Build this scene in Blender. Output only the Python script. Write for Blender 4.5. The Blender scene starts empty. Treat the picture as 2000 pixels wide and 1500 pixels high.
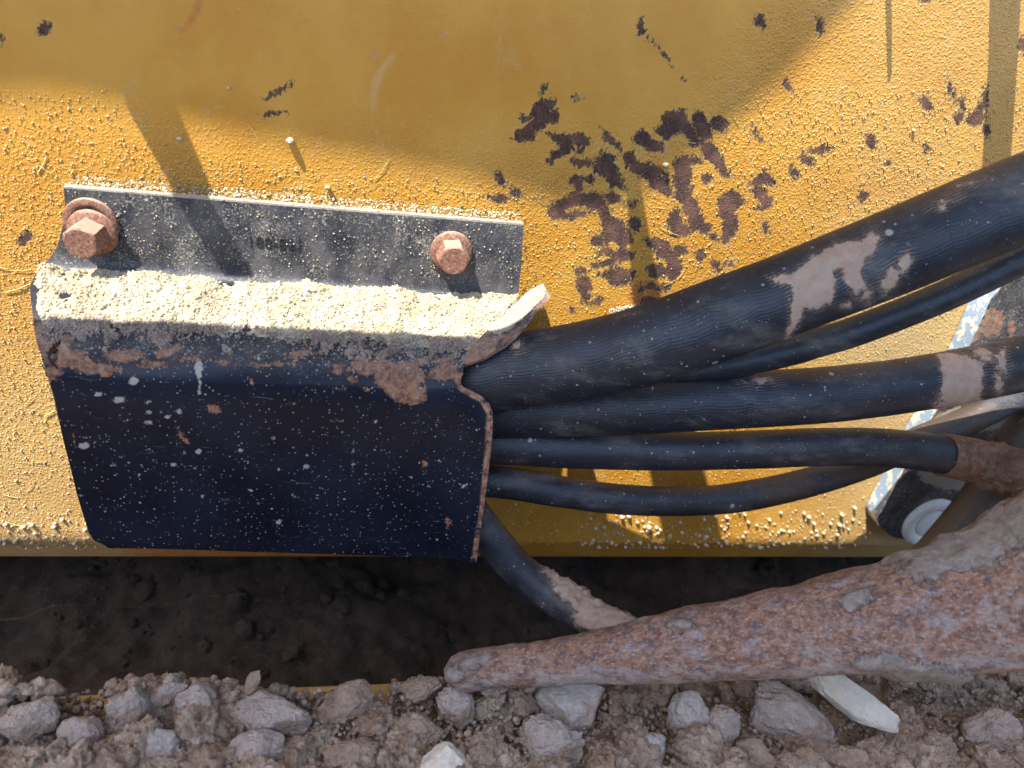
import bpy, math, random
import numpy as np
from mathutils import Vector, Matrix, noise as mnoise
random.seed(7); rng = np.random.default_rng(11)
scene = bpy.context.scene
MM = 0.001
# ------------------------------------------------------------------ camera
F = 1450.0                                     # focal length in pixels of a 2000 x 1500 picture
CX, CY = 1000.0, 750.0
Z0 = 390.0                                     # millimetres from the camera to the panel along the axis
def nrm(a): a = np.asarray(a, float); return a/np.linalg.norm(a)
Yw = -nrm((.17, .51, -.84))
Xw = np.array((6145., 340., 1450.)); Xw = nrm(Xw - Xw.dot(Yw)*Yw)
Zw = np.cross(Xw, Yw)
M = np.stack([Xw, Yw, Zw], 1)                  # camera coords = M @ world coords
CAM = -M.T @ np.array((0, 0, Z0))
cam_data = bpy.data.cameras.new('camera'); cam = bpy.data.objects.new('camera', cam_data)
scene.collection.objects.link(cam); scene.camera = cam
cxv, cyv, czv = M.T @ (1, 0, 0), M.T @ (0, -1, 0), M.T @ (0, 0, -1)
cam.matrix_world = Matrix([[cxv[i], cyv[i], czv[i], CAM[i]*MM] for i in range(3)] + [[0, 0, 0, 1]])
cam_data.sensor_width = 36; cam_data.lens = F/2000*36
cam_data.clip_start = .01; cam_data.clip_end = 50
cam_data.dof.use_dof = True; cam_data.dof.focus_distance = .335; cam_data.dof.aperture_fstop = 9.5
# ------------------------------------------------------------------ light
ALPHA = math.radians(15.5)                     # angle between the sun rays and the panel
sv = M.T @ np.array((750, 2150, 1450)); sv[1] = 0; sv = nrm(sv)
L = nrm(sv*math.cos(ALPHA) + np.array((0, 1, 0))*math.sin(ALPHA))   # direction the light travels
sun_data = bpy.data.lights.new('sun', 'SUN'); sun = bpy.data.objects.new('sun', sun_data)
scene.collection.objects.link(sun)
sun_data.energy = 3.5; sun_data.angle = math.radians(.5); sun_data.color = (1, .97, .89)
sun.rotation_euler = Vector(-L).to_track_quat('Z', 'Y').to_euler()
world = bpy.data.worlds.new('World'); scene.world = world; world.use_nodes = True
wn = world.node_tree; sky = wn.nodes.new('ShaderNodeTexSky'); sky.sky_type = 'NISHITA'
sky.sun_disc = False; sky.sun_elevation = math.asin(-L[2]); sky.sun_rotation = math.atan2(-L[0], -L[1])
bg = wn.nodes['Background']; wn.links.new(sky.outputs[0], bg.inputs[0]); bg.inputs[1].default_value = .15
scene.view_settings.view_transform = 'Standard'; scene.view_settings.look = 'None'
scene.view_settings.gamma = 1; scene.view_settings.exposure = 2.0
# ------------------------------------------------------------------ geometry helpers (all lengths in mm)
def ray(px, py): return M.T @ np.array(((px-CX)/F, (py-CY)/F, 1.0))
def P(px, py, h=0):                            # point seen at a pixel, h mm in front of the panel
    r = ray(px, py); t = (-h-CAM[1])/r[1]; return CAM + r*t
def Q(px, py, z):                              # point seen at a pixel, at height z
    r = ray(px, py); t = (z-CAM[2])/r[2]; return CAM + r*t
def depth(p): return (M @ (np.asarray(p)-CAM))[2]
def proj(V):
    c = (V-CAM) @ M.T; return CX+F*c[:, 0]/c[:, 2], CY+F*c[:, 1]/c[:, 2]
def h3(ix, iy, iz, s=0):
    n = (ix*374761393 + iy*668265263 + iz*2147483647 + s*1274126177) & 0xffffffff
    n = ((n ^ (n >> 13))*1274126177) & 0xffffffff; n = n ^ (n >> 16); n = (n*2246822519) & 0xffffffff; n ^= n >> 15
    return n.astype(np.float64)/4294967295.0
def vnoise(p, s=0):                            # smooth value noise, -1..1
    p = np.asarray(p, float); i = np.floor(p).astype(np.int64); f = p-i; f = f*f*f*(f*(f*6-15)+10)
    r = 0
    for a in (0, 1):
        wa = f[:, 0] if a else 1-f[:, 0]
        for b in (0, 1):
            wb = f[:, 1] if b else 1-f[:, 1]
            for c in (0, 1):
                wc = f[:, 2] if c else 1-f[:, 2]
                r = r + wa*wb*wc*h3(i[:, 0]+a, i[:, 1]+b, i[:, 2]+c, s)
    return r*2-1
def fbm(p, sc, oc=4, s=0, gain=.5):
    p = np.asarray(p)/sc; r = 0; a = 1; t = 0
    for k in range(oc): r = r + a*vnoise(p*(2.03**k)+k*17.3, s+k); t += a; a *= gain
    return r/t
def smooth(x, a, b): t = np.clip((x-a)/(b-a), 0, 1); return t*t*(3-2*t)
def sdf(px, py, shapes, k=.25):                # approximate signed distance in mm to a set of ellipses given in pixels
    r = np.full(px.shape, -12.0)
    for sh in shapes:
        if isinstance(sh[0], tuple):
            x0, x1 = min(p[0] for p in sh)-50, max(p[0] for p in sh)+50; y0, y1 = min(p[1] for p in sh)-50, max(p[1] for p in sh)+50
            m = (px > x0) & (px < x1) & (py > y0) & (py < y1)
            if not m.any(): continue
            qx, qy = px[m], py[m]; d = np.full(qx.shape, 1e9)
            for i in range(len(sh)):
                (ax, ay), (bx, by) = sh[i], sh[(i+1) % len(sh)]; ex, ey = bx-ax, by-ay
                t = np.clip(((qx-ax)*ex+(qy-ay)*ey)/(ex*ex+ey*ey+1e-9), 0, 1); d = np.minimum(d, np.hypot(qx-ax-t*ex, qy-ay-t*ey))
            r[m] = np.maximum(r[m], np.where(poly_in(qx, qy, sh), d, -d)*k); continue
        cx, cy, rx, ry, dg = sh
        a = math.radians(dg); c, s = math.cos(a), math.sin(a)
        R_ = max(rx, ry)+60; m = (abs(px-cx) < R_) & (abs(py-cy) < R_)
        if not m.any(): continue
        dx, dy = px[m]-cx, py[m]-cy
        u = dx*c+dy*s; v = -dx*s+dy*c
        r[m] = np.maximum(r[m], (1-np.sqrt((u/rx)**2+(v/ry)**2))*min(rx, ry)*k)
    return r
def poly_in(px, py, pts):
    r = np.zeros(px.shape, bool); n = len(pts)
    for i in range(n):
        x1, y1 = pts[i]; x2, y2 = pts[(i+1) % n]
        if y1 == y2: continue
        c = ((py < y1) != (py < y2)) & (px < (x2-x1)*(py-y1)/(y2-y1)+x1); r ^= c
    return r
def mesh_obj(name, V, Fc, mat, parent=None, attrs=None, uv=None, smooth_sh=True, origin=None):
    """V in mm world space, Fc int array (n,3) or (n,4) or a list of such"""
    V = np.asarray(V, float); o0 = np.zeros(3) if origin is None else np.asarray(origin, float)
    Fs = Fc if isinstance(Fc, list) else [Fc]
    me = bpy.data.meshes.new(name)
    loops = np.concatenate([np.asarray(f).ravel() for f in Fs]).astype(np.int32)
    tot = np.concatenate([np.full(len(f), np.asarray(f).shape[1]) for f in Fs]).astype(np.int32)
    st = np.concatenate([[0], np.cumsum(tot)[:-1]]).astype(np.int32)
    me.vertices.add(len(V)); me.vertices.foreach_set('co', ((V-o0)*MM).astype(np.float32).ravel())
    me.loops.add(len(loops)); me.loops.foreach_set('vertex_index', loops)
    me.polygons.add(len(tot)); me.polygons.foreach_set('loop_start', st); me.polygons.foreach_set('loop_total', tot)
    me.polygons.foreach_set('use_smooth', np.full(len(tot), smooth_sh))
    if attrs:
        for k, a in attrs.items():
            at = me.attributes.new(k, 'FLOAT', 'POINT'); at.data.foreach_set('value', np.asarray(a, np.float32))
    if uv is not None:
        l = me.uv_layers.new(name='UVMap'); l.data.foreach_set('uv', np.asarray(uv)[loops].astype(np.float32).ravel())
    me.update(); me.validate()
    o = bpy.data.objects.new(name, me); scene.collection.objects.link(o)
    me.materials.append(mat); o.location = Vector(o0*MM)
    if parent:
        o.parent = parent; o.location = Vector(o0*MM)-parent.location
    return o
def tag(o, label=None, cat=None, group=None, kind=None):
    for k, v in (('label', label), ('category', cat), ('group', group), ('kind', kind)):
        if v: o[k] = v
    return o
def empty(name, p):
    o = bpy.data.objects.new(name, None); scene.collection.objects.link(o); o.location = Vector(np.asarray(p)*MM)
    o.empty_display_size = .01; return o
def grid_faces(nu, nv, off=0, flip=False, wrap=False):
    a = np.arange(nv-1)[:, None]*nu; b = np.arange(nu if wrap else nu-1)[None, :]
    b2 = (b+1) % nu
    q = np.stack([a+b, a+b2, a+nu+b2, a+nu+b], -1).reshape(-1, 4)+off
    return q[:, ::-1] if flip else q
def catmull(pts, step):
    pts = np.asarray(pts, float); ext = np.vstack([2*pts[0]-pts[1], pts, 2*pts[-1]-pts[-2]]); out = []
    for i in range(1, len(ext)-2):
        p0, p1, p2, p3 = ext[i-1:i+3]; n = max(2, int(np.linalg.norm((p2-p1)[:3])/step))
        t = np.linspace(0, 1, n, endpoint=False)[:, None]
        out.append(.5*((2*p1)+(-p0+p2)*t+(2*p0-5*p1+4*p2-p3)*t**2+(-p0+3*p1-3*p2+p3)*t**3))
    return np.vstack(out+[pts[-1:]])
def tube(pts, rad, step=1.2, nu=72, cap=True):
    """pts: (px,py,h) list; rad: list of radii in mm. Returns V, faces, uv, normals"""
    q = np.array([np.append(P(*p), r) for p, r in zip(pts, rad)]); c = catmull(q, step)
    ctr, r = c[:, :3], c[:, 3]
    T = np.gradient(ctr, axis=0); T /= np.linalg.norm(T, axis=1)[:, None]
    n = np.zeros_like(T); ref = np.array((0, 0, 1.)) if abs(T[0][2]) < .9 else np.array((0, 1., 0))
    v = ref-ref.dot(T[0])*T[0]; n[0] = v/np.linalg.norm(v)
    for i in range(1, len(T)): v = n[i-1]-n[i-1].dot(T[i])*T[i]; n[i] = v/np.linalg.norm(v)
    b = np.cross(T, n); a = np.linspace(0, 2*math.pi, nu, endpoint=False)
    N = n[:, None]*np.cos(a)[None, :, None]+b[:, None]*np.sin(a)[None, :, None]
    V = (ctr[:, None]+N*r[:, None, None]).reshape(-1, 3)
    s = np.concatenate([[0], np.cumsum(np.linalg.norm(np.diff(ctr, axis=0), axis=1))])
    uv = np.stack([np.repeat(s, nu), np.tile(np.minimum(a, 2*math.pi-a)*1.0, len(s))*np.repeat(r, nu)], 1)
    Fq = grid_faces(nu, len(ctr), wrap=True, flip=True); N = N.reshape(-1, 3); Fl = [Fq]
    if cap:
        k = len(V); V = np.vstack([V, ctr[:1], ctr[-1:]]); N = np.vstack([N, -T[:1], T[-1:]]); uv = np.vstack([uv, uv[:1], uv[-1:]])
        i = np.arange(nu); j = (i+1) % nu; e = (len(ctr)-1)*nu
        Fl.append(np.stack([np.full(nu, k), i, j], 1)); Fl.append(np.stack([np.full(nu, k+1), e+j, e+i], 1))
    return V, Fl, uv, N
def icosphere(n):
    import bmesh
    bm = bmesh.new(); bmesh.ops.create_icosphere(bm, subdivisions=n, radius=1)
    V = np.array([v.co[:] for v in bm.verts]); Fc = np.array([[v.index for v in f.verts] for f in bm.faces]); bm.free(); return V, Fc
ICO = {n: icosphere(n) for n in (1, 2, 3, 4, 5, 6)}
def rotm(rg):
    q = rg.normal(size=4); q /= np.linalg.norm(q); w, x, y, z = q
    return np.array([[1-2*(y*y+z*z), 2*(x*y-z*w), 2*(x*z+y*w)], [2*(x*y+z*w), 1-2*(x*x+z*z), 2*(y*z-x*w)], [2*(x*z-y*w), 2*(y*z+x*w), 1-2*(x*x+y*y)]])
def rock_unit(n, seed, angular=.5, crumb=.1, cuts=9):
    V, Fc = ICO[n]; V = V.copy(); rg = np.random.default_rng(seed)
    for k in range(cuts):
        d = nrm(rg.normal(size=3)); c = rg.uniform(.55, .9); t = V @ d
        V -= np.outer(np.clip(t-c, 0, None)*angular, d)
    nd = V/np.linalg.norm(V, axis=1)[:, None]
    V = V + nd*(fbm(V+seed*3.1, .9, 3, seed)*.22+(fbm(V+seed, .085, 2, seed+3, .7)*(.28 if n > 4 else 0)*min(1, crumb*4)+fbm(V+seed, .30, 4, seed+5, .65)+.5-1.3*np.abs(fbm(V+seed*2, .5, 3, seed+9, .6)))*crumb)[:, None]
    return V, Fc
def patch(rows_px, name, mat, parent, thick, steps=(1.0, 1.0), smooth_mm=0, attrs_fn=None, disp=None, hole=None, raw=None):
    """sheet through key rows; each row is a list of (px,py,h) running left to right (same count). Thickened backwards."""
    K = np.array([[P(*p) for p in r] for r in rows_px])        # rows, cols, 3
    len_v = np.linalg.norm(np.diff(K, axis=0), axis=2).mean(1); len_u = np.linalg.norm(np.diff(K, axis=1), axis=2).mean(0)
    sv_, su_ = np.concatenate([[0], np.cumsum(len_v)]), np.concatenate([[0], np.cumsum(len_u)])
    nv, nu = int(sv_[-1]/steps[1])+2, int(su_[-1]/steps[0])+2
    tv, tu = np.linspace(0, sv_[-1], nv), np.linspace(0, su_[-1], nu)
    A = np.empty((nv, K.shape[1], 3))
    for j in range(K.shape[1]):
        for k in range(3): A[:, j, k] = np.interp(tv, sv_, K[:, j, k])
    if smooth_mm:
        w = int(smooth_mm/steps[1]); ker = np.hanning(2*w+3)[1:-1]; ker /= ker.sum()
        for j in range(A.shape[1]):
            for k in range(3):
                a = A[:, j, k]; pad = np.concatenate([2*a[0]-a[w:0:-1], a, 2*a[-1]-a[-2:-w-2:-1]]); A[:, j, k] = np.convolve(pad, ker, 'valid')
    G = np.empty((nv, nu, 3))
    for i in range(nv):
        for k in range(3): G[i, :, k] = np.interp(tu, su_, A[i, :, k])
    du = np.gradient(G, axis=1); dv = np.gradient(G, axis=0); N = np.cross(dv, du); N /= np.linalg.norm(N, axis=2)[:, :, None]
    if N[:, :, 1].mean() > 0: N = -N
    if disp is not None:
        px, py = proj(G.reshape(-1, 3)); G = G+N*disp(G.reshape(-1, 3), px, py).reshape(nv, nu)[:, :, None]
    V1 = G.reshape(-1, 3)
    if raw: return V1, N.reshape(-1, 3), nu, nv
    V2 = V1-N.reshape(-1, 3)*thick
    f1 = grid_faces(nu, nv, flip=False); f2 = grid_faces(nu, nv, off=len(V1), flip=True)
    nrm0 = np.cross(V1[f1[0][1]]-V1[f1[0][0]], V1[f1[0][2]]-V1[f1[0][0]])
    px, py = proj(V1); edge = []
    if hole:
        inside = poly_in(px, py, hole); keep = ~inside[f1].any(1)
        drop = f1[~keep]; f1, f2 = f1[keep], f2[keep]
    if nrm0.dot(N[0, 0]) < 0: f1 = f1[:, ::-1]; f2 = f2[:, ::-1]
    # walls round every open edge
    e = np.concatenate([f1[:, [0, 1]], f1[:, [1, 2]], f1[:, [2, 3]], f1[:, [3, 0]]])
    key = np.minimum(e[:, 0], e[:, 1]).astype(np.int64)*len(V1)+np.maximum(e[:, 0], e[:, 1])
    _, inv, cnt = np.unique(key, return_inverse=True, return_counts=True); e = e[cnt[inv] == 1]
    n1 = len(V1)
    # rim gets its own verts so that edges stay crisp
    ids = np.unique(e); mp = np.full(n1, -1); mp[ids] = np.arange(len(ids))
    V3 = V1[ids]; V4 = V2[ids]; o3, o4 = 2*n1, 2*n1+len(ids)
    f3 = np.stack([e[:, 1]*0+mp[e[:, 1]]+o3, mp[e[:, 0]]+o3, mp[e[:, 0]]+o4, mp[e[:, 1]]+o4], 1)
    V = np.vstack([V1, V2, V3, V4])
    rim = np.concatenate([np.zeros(2*n1), np.ones(2*len(ids))])
    at = attrs_fn(V, *proj(V)) if attrs_fn else {}; at['rim'] = rim
    return mesh_obj(name, V, [f1, f2, f3], mat, parent, at, origin=None)
def box(name, c0, c1, mat, parent=None, bev=0):
    x0, y0, z0 = c0; x1, y1, z1 = c1
    V = np.array([(x, y, z) for z in (z0, z1) for y in (y0, y1) for x in (x0, x1)], float)
    Fq = np.array([(0, 2, 3, 1), (4, 5, 7, 6), (0, 1, 5, 4), (2, 6, 7, 3), (0, 4, 6, 2), (1, 3, 7, 5)])
    o = mesh_obj(name, V, Fq, mat, parent, smooth_sh=False)
    if bev: m = o.modifiers.new('bevel', 'BEVEL'); m.width = bev*MM; m.segments = 3
    return o
def prism(name, pts, dvec, mat, parent=None):   # pts: (n,3) outline; dvec: extrusion
    n = len(pts); V = np.vstack([pts, np.asarray(pts)+dvec]); i = np.arange(n); j = (i+1) % n
    me = bpy.data.meshes.new(name)
    me.from_pydata([tuple(v*MM) for v in V], [], [tuple(i[::-1]), tuple(i+n)]+[(a, b, b+n, a+n) for a, b in zip(i, j)])
    import bmesh
    bm = bmesh.new(); bm.from_mesh(me); bmesh.ops.recalc_face_normals(bm, faces=bm.faces); bm.to_mesh(me); bm.free()
    o = bpy.data.objects.new(name, me); scene.collection.objects.link(o); me.materials.append(mat)
    if parent: o.parent = parent; o.location = -parent.location
    return o
# ------------------------------------------------------------------ node helper
class Mat:
    def __init__(s, name):
        s.m = bpy.data.materials.new(name); s.m.use_nodes = True; s.t = s.m.node_tree; s.b = s.t.nodes['Principled BSDF']
        tc = s.t.nodes.new('ShaderNodeTexCoord'); s.tc = tc
        s.mm = s.vscale(tc.outputs['Object'], 1000)
    def n(s, ty, **kw):
        x = s.t.nodes.new(ty)
        for k, v in kw.items(): setattr(x, k, v)
        return x
    def set(s, sock, v):
        if isinstance(v, bpy.types.NodeSocket): s.t.links.new(v, sock)
        else:
            if sock.type == 'RGBA' and hasattr(v, '__len__') and len(v) == 3: v = (*v, 1)
            sock.default_value = v
    def vscale(s, v, k):
        x = s.n('ShaderNodeVectorMath', operation='MULTIPLY'); s.set(x.inputs[0], v); x.inputs[1].default_value = (k, k, k) if not hasattr(k, '__len__') else k; return x.outputs[0]
    def noise(s, sc, det=3, rough=.5, v=None, dist=0, col=False):
        x = s.n('ShaderNodeTexNoise'); s.set(x.inputs['Vector'], v or s.mm); x.inputs['Scale'].default_value = sc
        x.inputs['Detail'].default_value = det; x.inputs['Roughness'].default_value = rough; x.inputs['Distortion'].default_value = dist
        return x.outputs[1] if col else x.outputs[0]
    def voro(s, sc, v=None, feat='F1', rnd=1, out='Distance'):
        x = s.n('ShaderNodeTexVoronoi', feature=feat); s.set(x.inputs['Vector'], v or s.mm); x.inputs['Scale'].default_value = sc
        x.inputs['Randomness'].default_value = rnd; return x.outputs[out]
    def ma(s, op, a, b=0, c=0, clamp=False):
        x = s.n('ShaderNodeMath', operation=op, use_clamp=clamp); s.set(x.inputs[0], a); s.set(x.inputs[1], b); s.set(x.inputs[2], c); return x.outputs[0]
    def ramp(s, v, a, b, lo=0, hi=1):
        x = s.n('ShaderNodeMapRange', interpolation_type='SMOOTHSTEP'); s.set(x.inputs[0], v)
        x.inputs[1].default_value = a; x.inputs[2].default_value = b; x.inputs[3].default_value = lo; x.inputs[4].default_value = hi; return x.outputs[0]
    def mix(s, f, a, b):
        x = s.n('ShaderNodeMix', data_type='RGBA'); s.set(x.inputs[0], f); s.set(x.inputs[6], a); s.set(x.inputs[7], b); return x.outputs[2]
    def att(s, name): x = s.n('ShaderNodeAttribute', attribute_name=name); return x.outputs['Fac']
    def bump(s, h, dist, nrm_=None, st=1):
        x = s.n('ShaderNodeBump'); x.inputs['Distance'].default_value = dist*MM; x.inputs['Strength'].default_value = st; s.set(x.inputs['Height'], h)
        if nrm_ is not None: s.set(x.inputs['Normal'], nrm_)
        return x.outputs[0]
    def out(s, col, rough, nrm_=None, **kw):
        s.set(s.b.inputs['Base Color'], col); s.set(s.b.inputs['Roughness'], rough)
        if nrm_ is not None: s.set(s.b.inputs['Normal'], nrm_)
        for k, v in kw.items(): s.set(s.b.inputs[k], v)
        return s.m
    # mud splash dots: returns 0..1 mask
    def dots(s, sc, thr, r0, r1, v=None):
        d = s.voro(sc, v); x = s.n('ShaderNodeTexVoronoi', feature='F1'); s.set(x.inputs['Vector'], v or s.mm); x.inputs['Scale'].default_value = sc
        sep = s.n('ShaderNodeSeparateColor'); s.set(sep.inputs[0], x.outputs['Color'])
        rad = s.ramp(sep.outputs[0], thr, 1, 0, 1); rad = s.ma('MULTIPLY_ADD', s.ma('POWER', rad, 2.2), r1-r0, r0)
        on = s.ma('GREATER_THAN', sep.outputs[0], thr)
        e = s.ma('SUBTRACT', rad, s.ma('ADD', x.outputs['Distance'], s.ma('MULTIPLY', s.ma('SUBTRACT', s.noise(sc*4, 2, v=v), .5), .12)))
        return s.ma('MULTIPLY', s.ramp(e, -.01, .03), on)
RUST1, RUST2, RUSTO = (.046, .021, .016), (.150, .064, .038), (.42, .16, .06)
def mat_yellow(name, grit=True):
    m = Mat(name)
    big = m.ramp(m.noise(.018, 4, .6), .35, .65)
    base = m.mix(big, (.475, .212, .020), (.545, .275, .040))
    smear = m.ramp(m.noise(.05, 5, .65, dist=.8, v=m.vscale(m.mm, (1, 1, .45))), .58, .75)
    base = m.mix(m.ma('MULTIPLY', smear, .5), base, (.55, .37, .16))
    sm = m.ma('MAXIMUM', m.dots(.11, .66, .04, .17), m.dots(.3, .8, .05, .25)); base = m.mix(m.ma('MULTIPLY', sm, .38), base, (.33, .25, .20))
    dust = m.att('dust'); dn = m.noise(1.5, 6, .8)
    dm = m.ramp(m.ma('ADD', dust, m.ma('MULTIPLY', m.ma('SUBTRACT', dn, .5), 2.6)), .5, 1.1)
    base = m.mix(m.ma('MULTIPLY', dm, .8), base, (.47, .40, .23))
    st = m.ramp(m.ma('ADD', m.att('stain_reflection'), m.ma('MULTIPLY', m.ma('SUBTRACT', m.noise(.25, 4), .5), 5)), -1, 3)
    base = m.mix(m.ma('MULTIPLY', st, .8), base, (.42, .13, .02))
    # chips
    cn = m.ma('MULTIPLY_ADD', m.ma('SUBTRACT', m.noise(.20, 4, .65), .5), 6.0, m.ma('ADD', m.att('chip'), .38))
    cn = m.ma('MULTIPLY_ADD', m.ma('SUBTRACT', m.noise(.55, 5, .75, v=m.vscale(m.mm, (1.3, 1, .8)), dist=.4), .5), 9.5, cn); cn = m.ma('MULTIPLY_ADD', m.ma('SUBTRACT', m.noise(1.7, 3, .6), .5), 2.4, cn)
    cn2 = m.ma('SUBTRACT', m.noise(.33, 6, .75), .735)                       # tiny random nicks
    cn = m.ma('MAXIMUM', cn, m.ma('MULTIPLY', cn2, 20))
    chip = m.ramp(cn, -.12, .12)
    rim = m.ramp(m.ma('ABSOLUTE', m.ma('ADD', cn, -.1)), .35, .0)
    rust = m.mix(m.ramp(m.noise(.12, 3), .42, .62), RUST1, RUST2)
    rust = m.mix(m.ramp(m.noise(1.0, 5, .75), .45, .65), rust, (.17, .075, .045))
    rust = m.mix(m.ma('MULTIPLY', rim, .8), rust, (.03, .03, .032))
    lip = m.ma('MULTIPLY', m.ramp(cn, -.9, -.35), m.ramp(cn, .05, -.1)); base = m.mix(m.ma('MULTIPLY', lip, .5), base, (.66, .45, .16))
    col = m.mix(chip, base, rust)
    scr = m.ramp(m.noise(.5, 2, .4, v=m.vscale(m.mm, (.08, 1, .9)), dist=.3), .74, .78)
    col = m.mix(m.ma('MULTIPLY', scr, .3), col, (.6, .42, .12))
    g = m.att('grit')
    h1 = m.noise(.62, 4, .7); h2 = m.ramp(m.ma('ADD', m.voro(.72), m.ma('MULTIPLY', m.noise(.3, 3), .5)), .25, .75, 1, 0); h3_ = m.noise(.07, 2)
    h = m.ma('ADD', m.ma('MULTIPLY', h1, 1.5), m.ma('MULTIPLY', h2, .7)); h = m.ma('MULTIPLY', h, m.ma('MULTIPLY_ADD', g, .9, .1))
    h = m.ma('ADD', h, m.ma('MULTIPLY', h3_, .5)); h = m.ma('SUBTRACT', h, m.ma('MULTIPLY', m.ramp(cn, -.4, .25), 3.2))
    h = m.ma('ADD', h, m.ma('MULTIPLY', m.ma('MULTIPLY', m.noise(1.0, 5, .75), chip), 3.0))
    nb = m.bump(h, .42)
    rough = m.ma('MULTIPLY_ADD', chip, .4, m.ma('MULTIPLY_ADD', dm, .3, .42))
    return m.out(col, rough, nb)
def mat_black(name):
    m = Mat(name); base = m.mix(m.ramp(m.noise(.03, 4), .35, .65), (.003, .0055, .013), (.007, .011, .023))
    wear = m.ramp(m.noise(.12, 6, .7, v=m.vscale(m.mm, (.35, 1, 1))), .55, .8)
    base = m.mix(m.ma('MULTIPLY', wear, .3), base, (.03, .036, .055))
    scr = m.ramp(m.noise(.9, 2, .5, v=m.vscale(m.mm, (.12, 1, 1)), dist=.9), .69, .75)
    base = m.mix(m.ma('MULTIPLY', scr, .35), base, (.2, .2, .22))
    r = m.ma('MULTIPLY_ADD', m.ma('SUBTRACT', m.noise(.22, 6, .7), .5), 9.0, m.ma('SUBTRACT', m.att('rust'), .5)); r = m.ma('MULTIPLY_ADD', m.ma('SUBTRACT', m.noise(.8, 5, .75), .5), 6.0, r)
    rm = m.ramp(r, -.25, .25)
    rc = m.mix(m.ramp(m.noise(.35, 5, .7), .35, .65), (.13, .055, .035), (.36, .17, .085))
    rc = m.mix(m.ma('MULTIPLY', m.ramp(m.noise(.5, 4), .5, .7), .6), rc, (.33, .24, .18))
    col = m.mix(rm, base, rc)
    col = m.mix(m.ma('MULTIPLY', m.att('rim'), m.ramp(m.noise(.25, 6, .75), .36, .5)), col, m.mix(m.ramp(m.noise(.3, 4), .3, .7), (.14, .06, .04), (.4, .22, .14)))
    d1 = m.dots(.15, .84, .05, .20); d2 = m.dots(.36, .45, .03, .22); d3 = m.dots(.85, .45, .05, .32)
    sp = m.att('splash'); dots = m.ma('MULTIPLY', m.ma('MAXIMUM', m.ma('MAXIMUM', d1, d2), d3), sp)
    col = m.mix(m.ma('MULTIPLY', dots, m.ramp(m.noise(.2, 2), .3, .6, .35, .8)), col, (.36, .31, .27))
    ex = m.ramp(m.ma('MULTIPLY_ADD', m.ma('SUBTRACT', m.noise(.35, 6, .7), .5), 6, m.att('mud')), -.3, .4)
    col = m.mix(m.ma('MULTIPLY', ex, .85), col, (.42, .36, .30))
    gr = m.att('grit'); gn = m.ramp(m.ma('ADD', m.noise(1.15, 5, .8), m.ma('MULTIPLY', m.ma('SUBTRACT', m.noise(.08, 3), .5), .3)), .53, .61)
    film = m.ramp(m.noise(.1, 5, .7, v=m.vscale(m.mm, (1, 1, .6))), .3, .75)
    col = m.mix(m.ma('MULTIPLY', m.ma('MULTIPLY', m.ma('MULTIPLY_ADD', film, .16, .03), 1), gr), col, (.5, .46, .42))
    gm = m.ma('MULTIPLY', gn, gr); col = m.mix(m.ma('MULTIPLY', gm, .62), col, (.50, .46, .38))
    h = m.ma('ADD', m.ma('MULTIPLY', dots, .6), m.ma('ADD', m.ma('MULTIPLY', m.noise(.8, 5, .7), m.ma('MULTIPLY_ADD', gr, 1.0, .12)), m.ma('MULTIPLY', m.ma('MULTIPLY', rm, m.noise(1.0, 5, .75)), 1.3)))
    h = m.ma('ADD', m.ma('ADD', h, gm), m.ma('MULTIPLY', m.noise(.05, 2), 1.5))
    rough = m.ma('ADD', m.ma('MULTIPLY_ADD', rm, .4, .36), m.ma('MULTIPLY', m.ma('MAXIMUM', dots, gm), .4))
    m.b.inputs['Specular IOR Level'].default_value = .32
    return m.out(col, rough, m.bump(h, .28))
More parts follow.
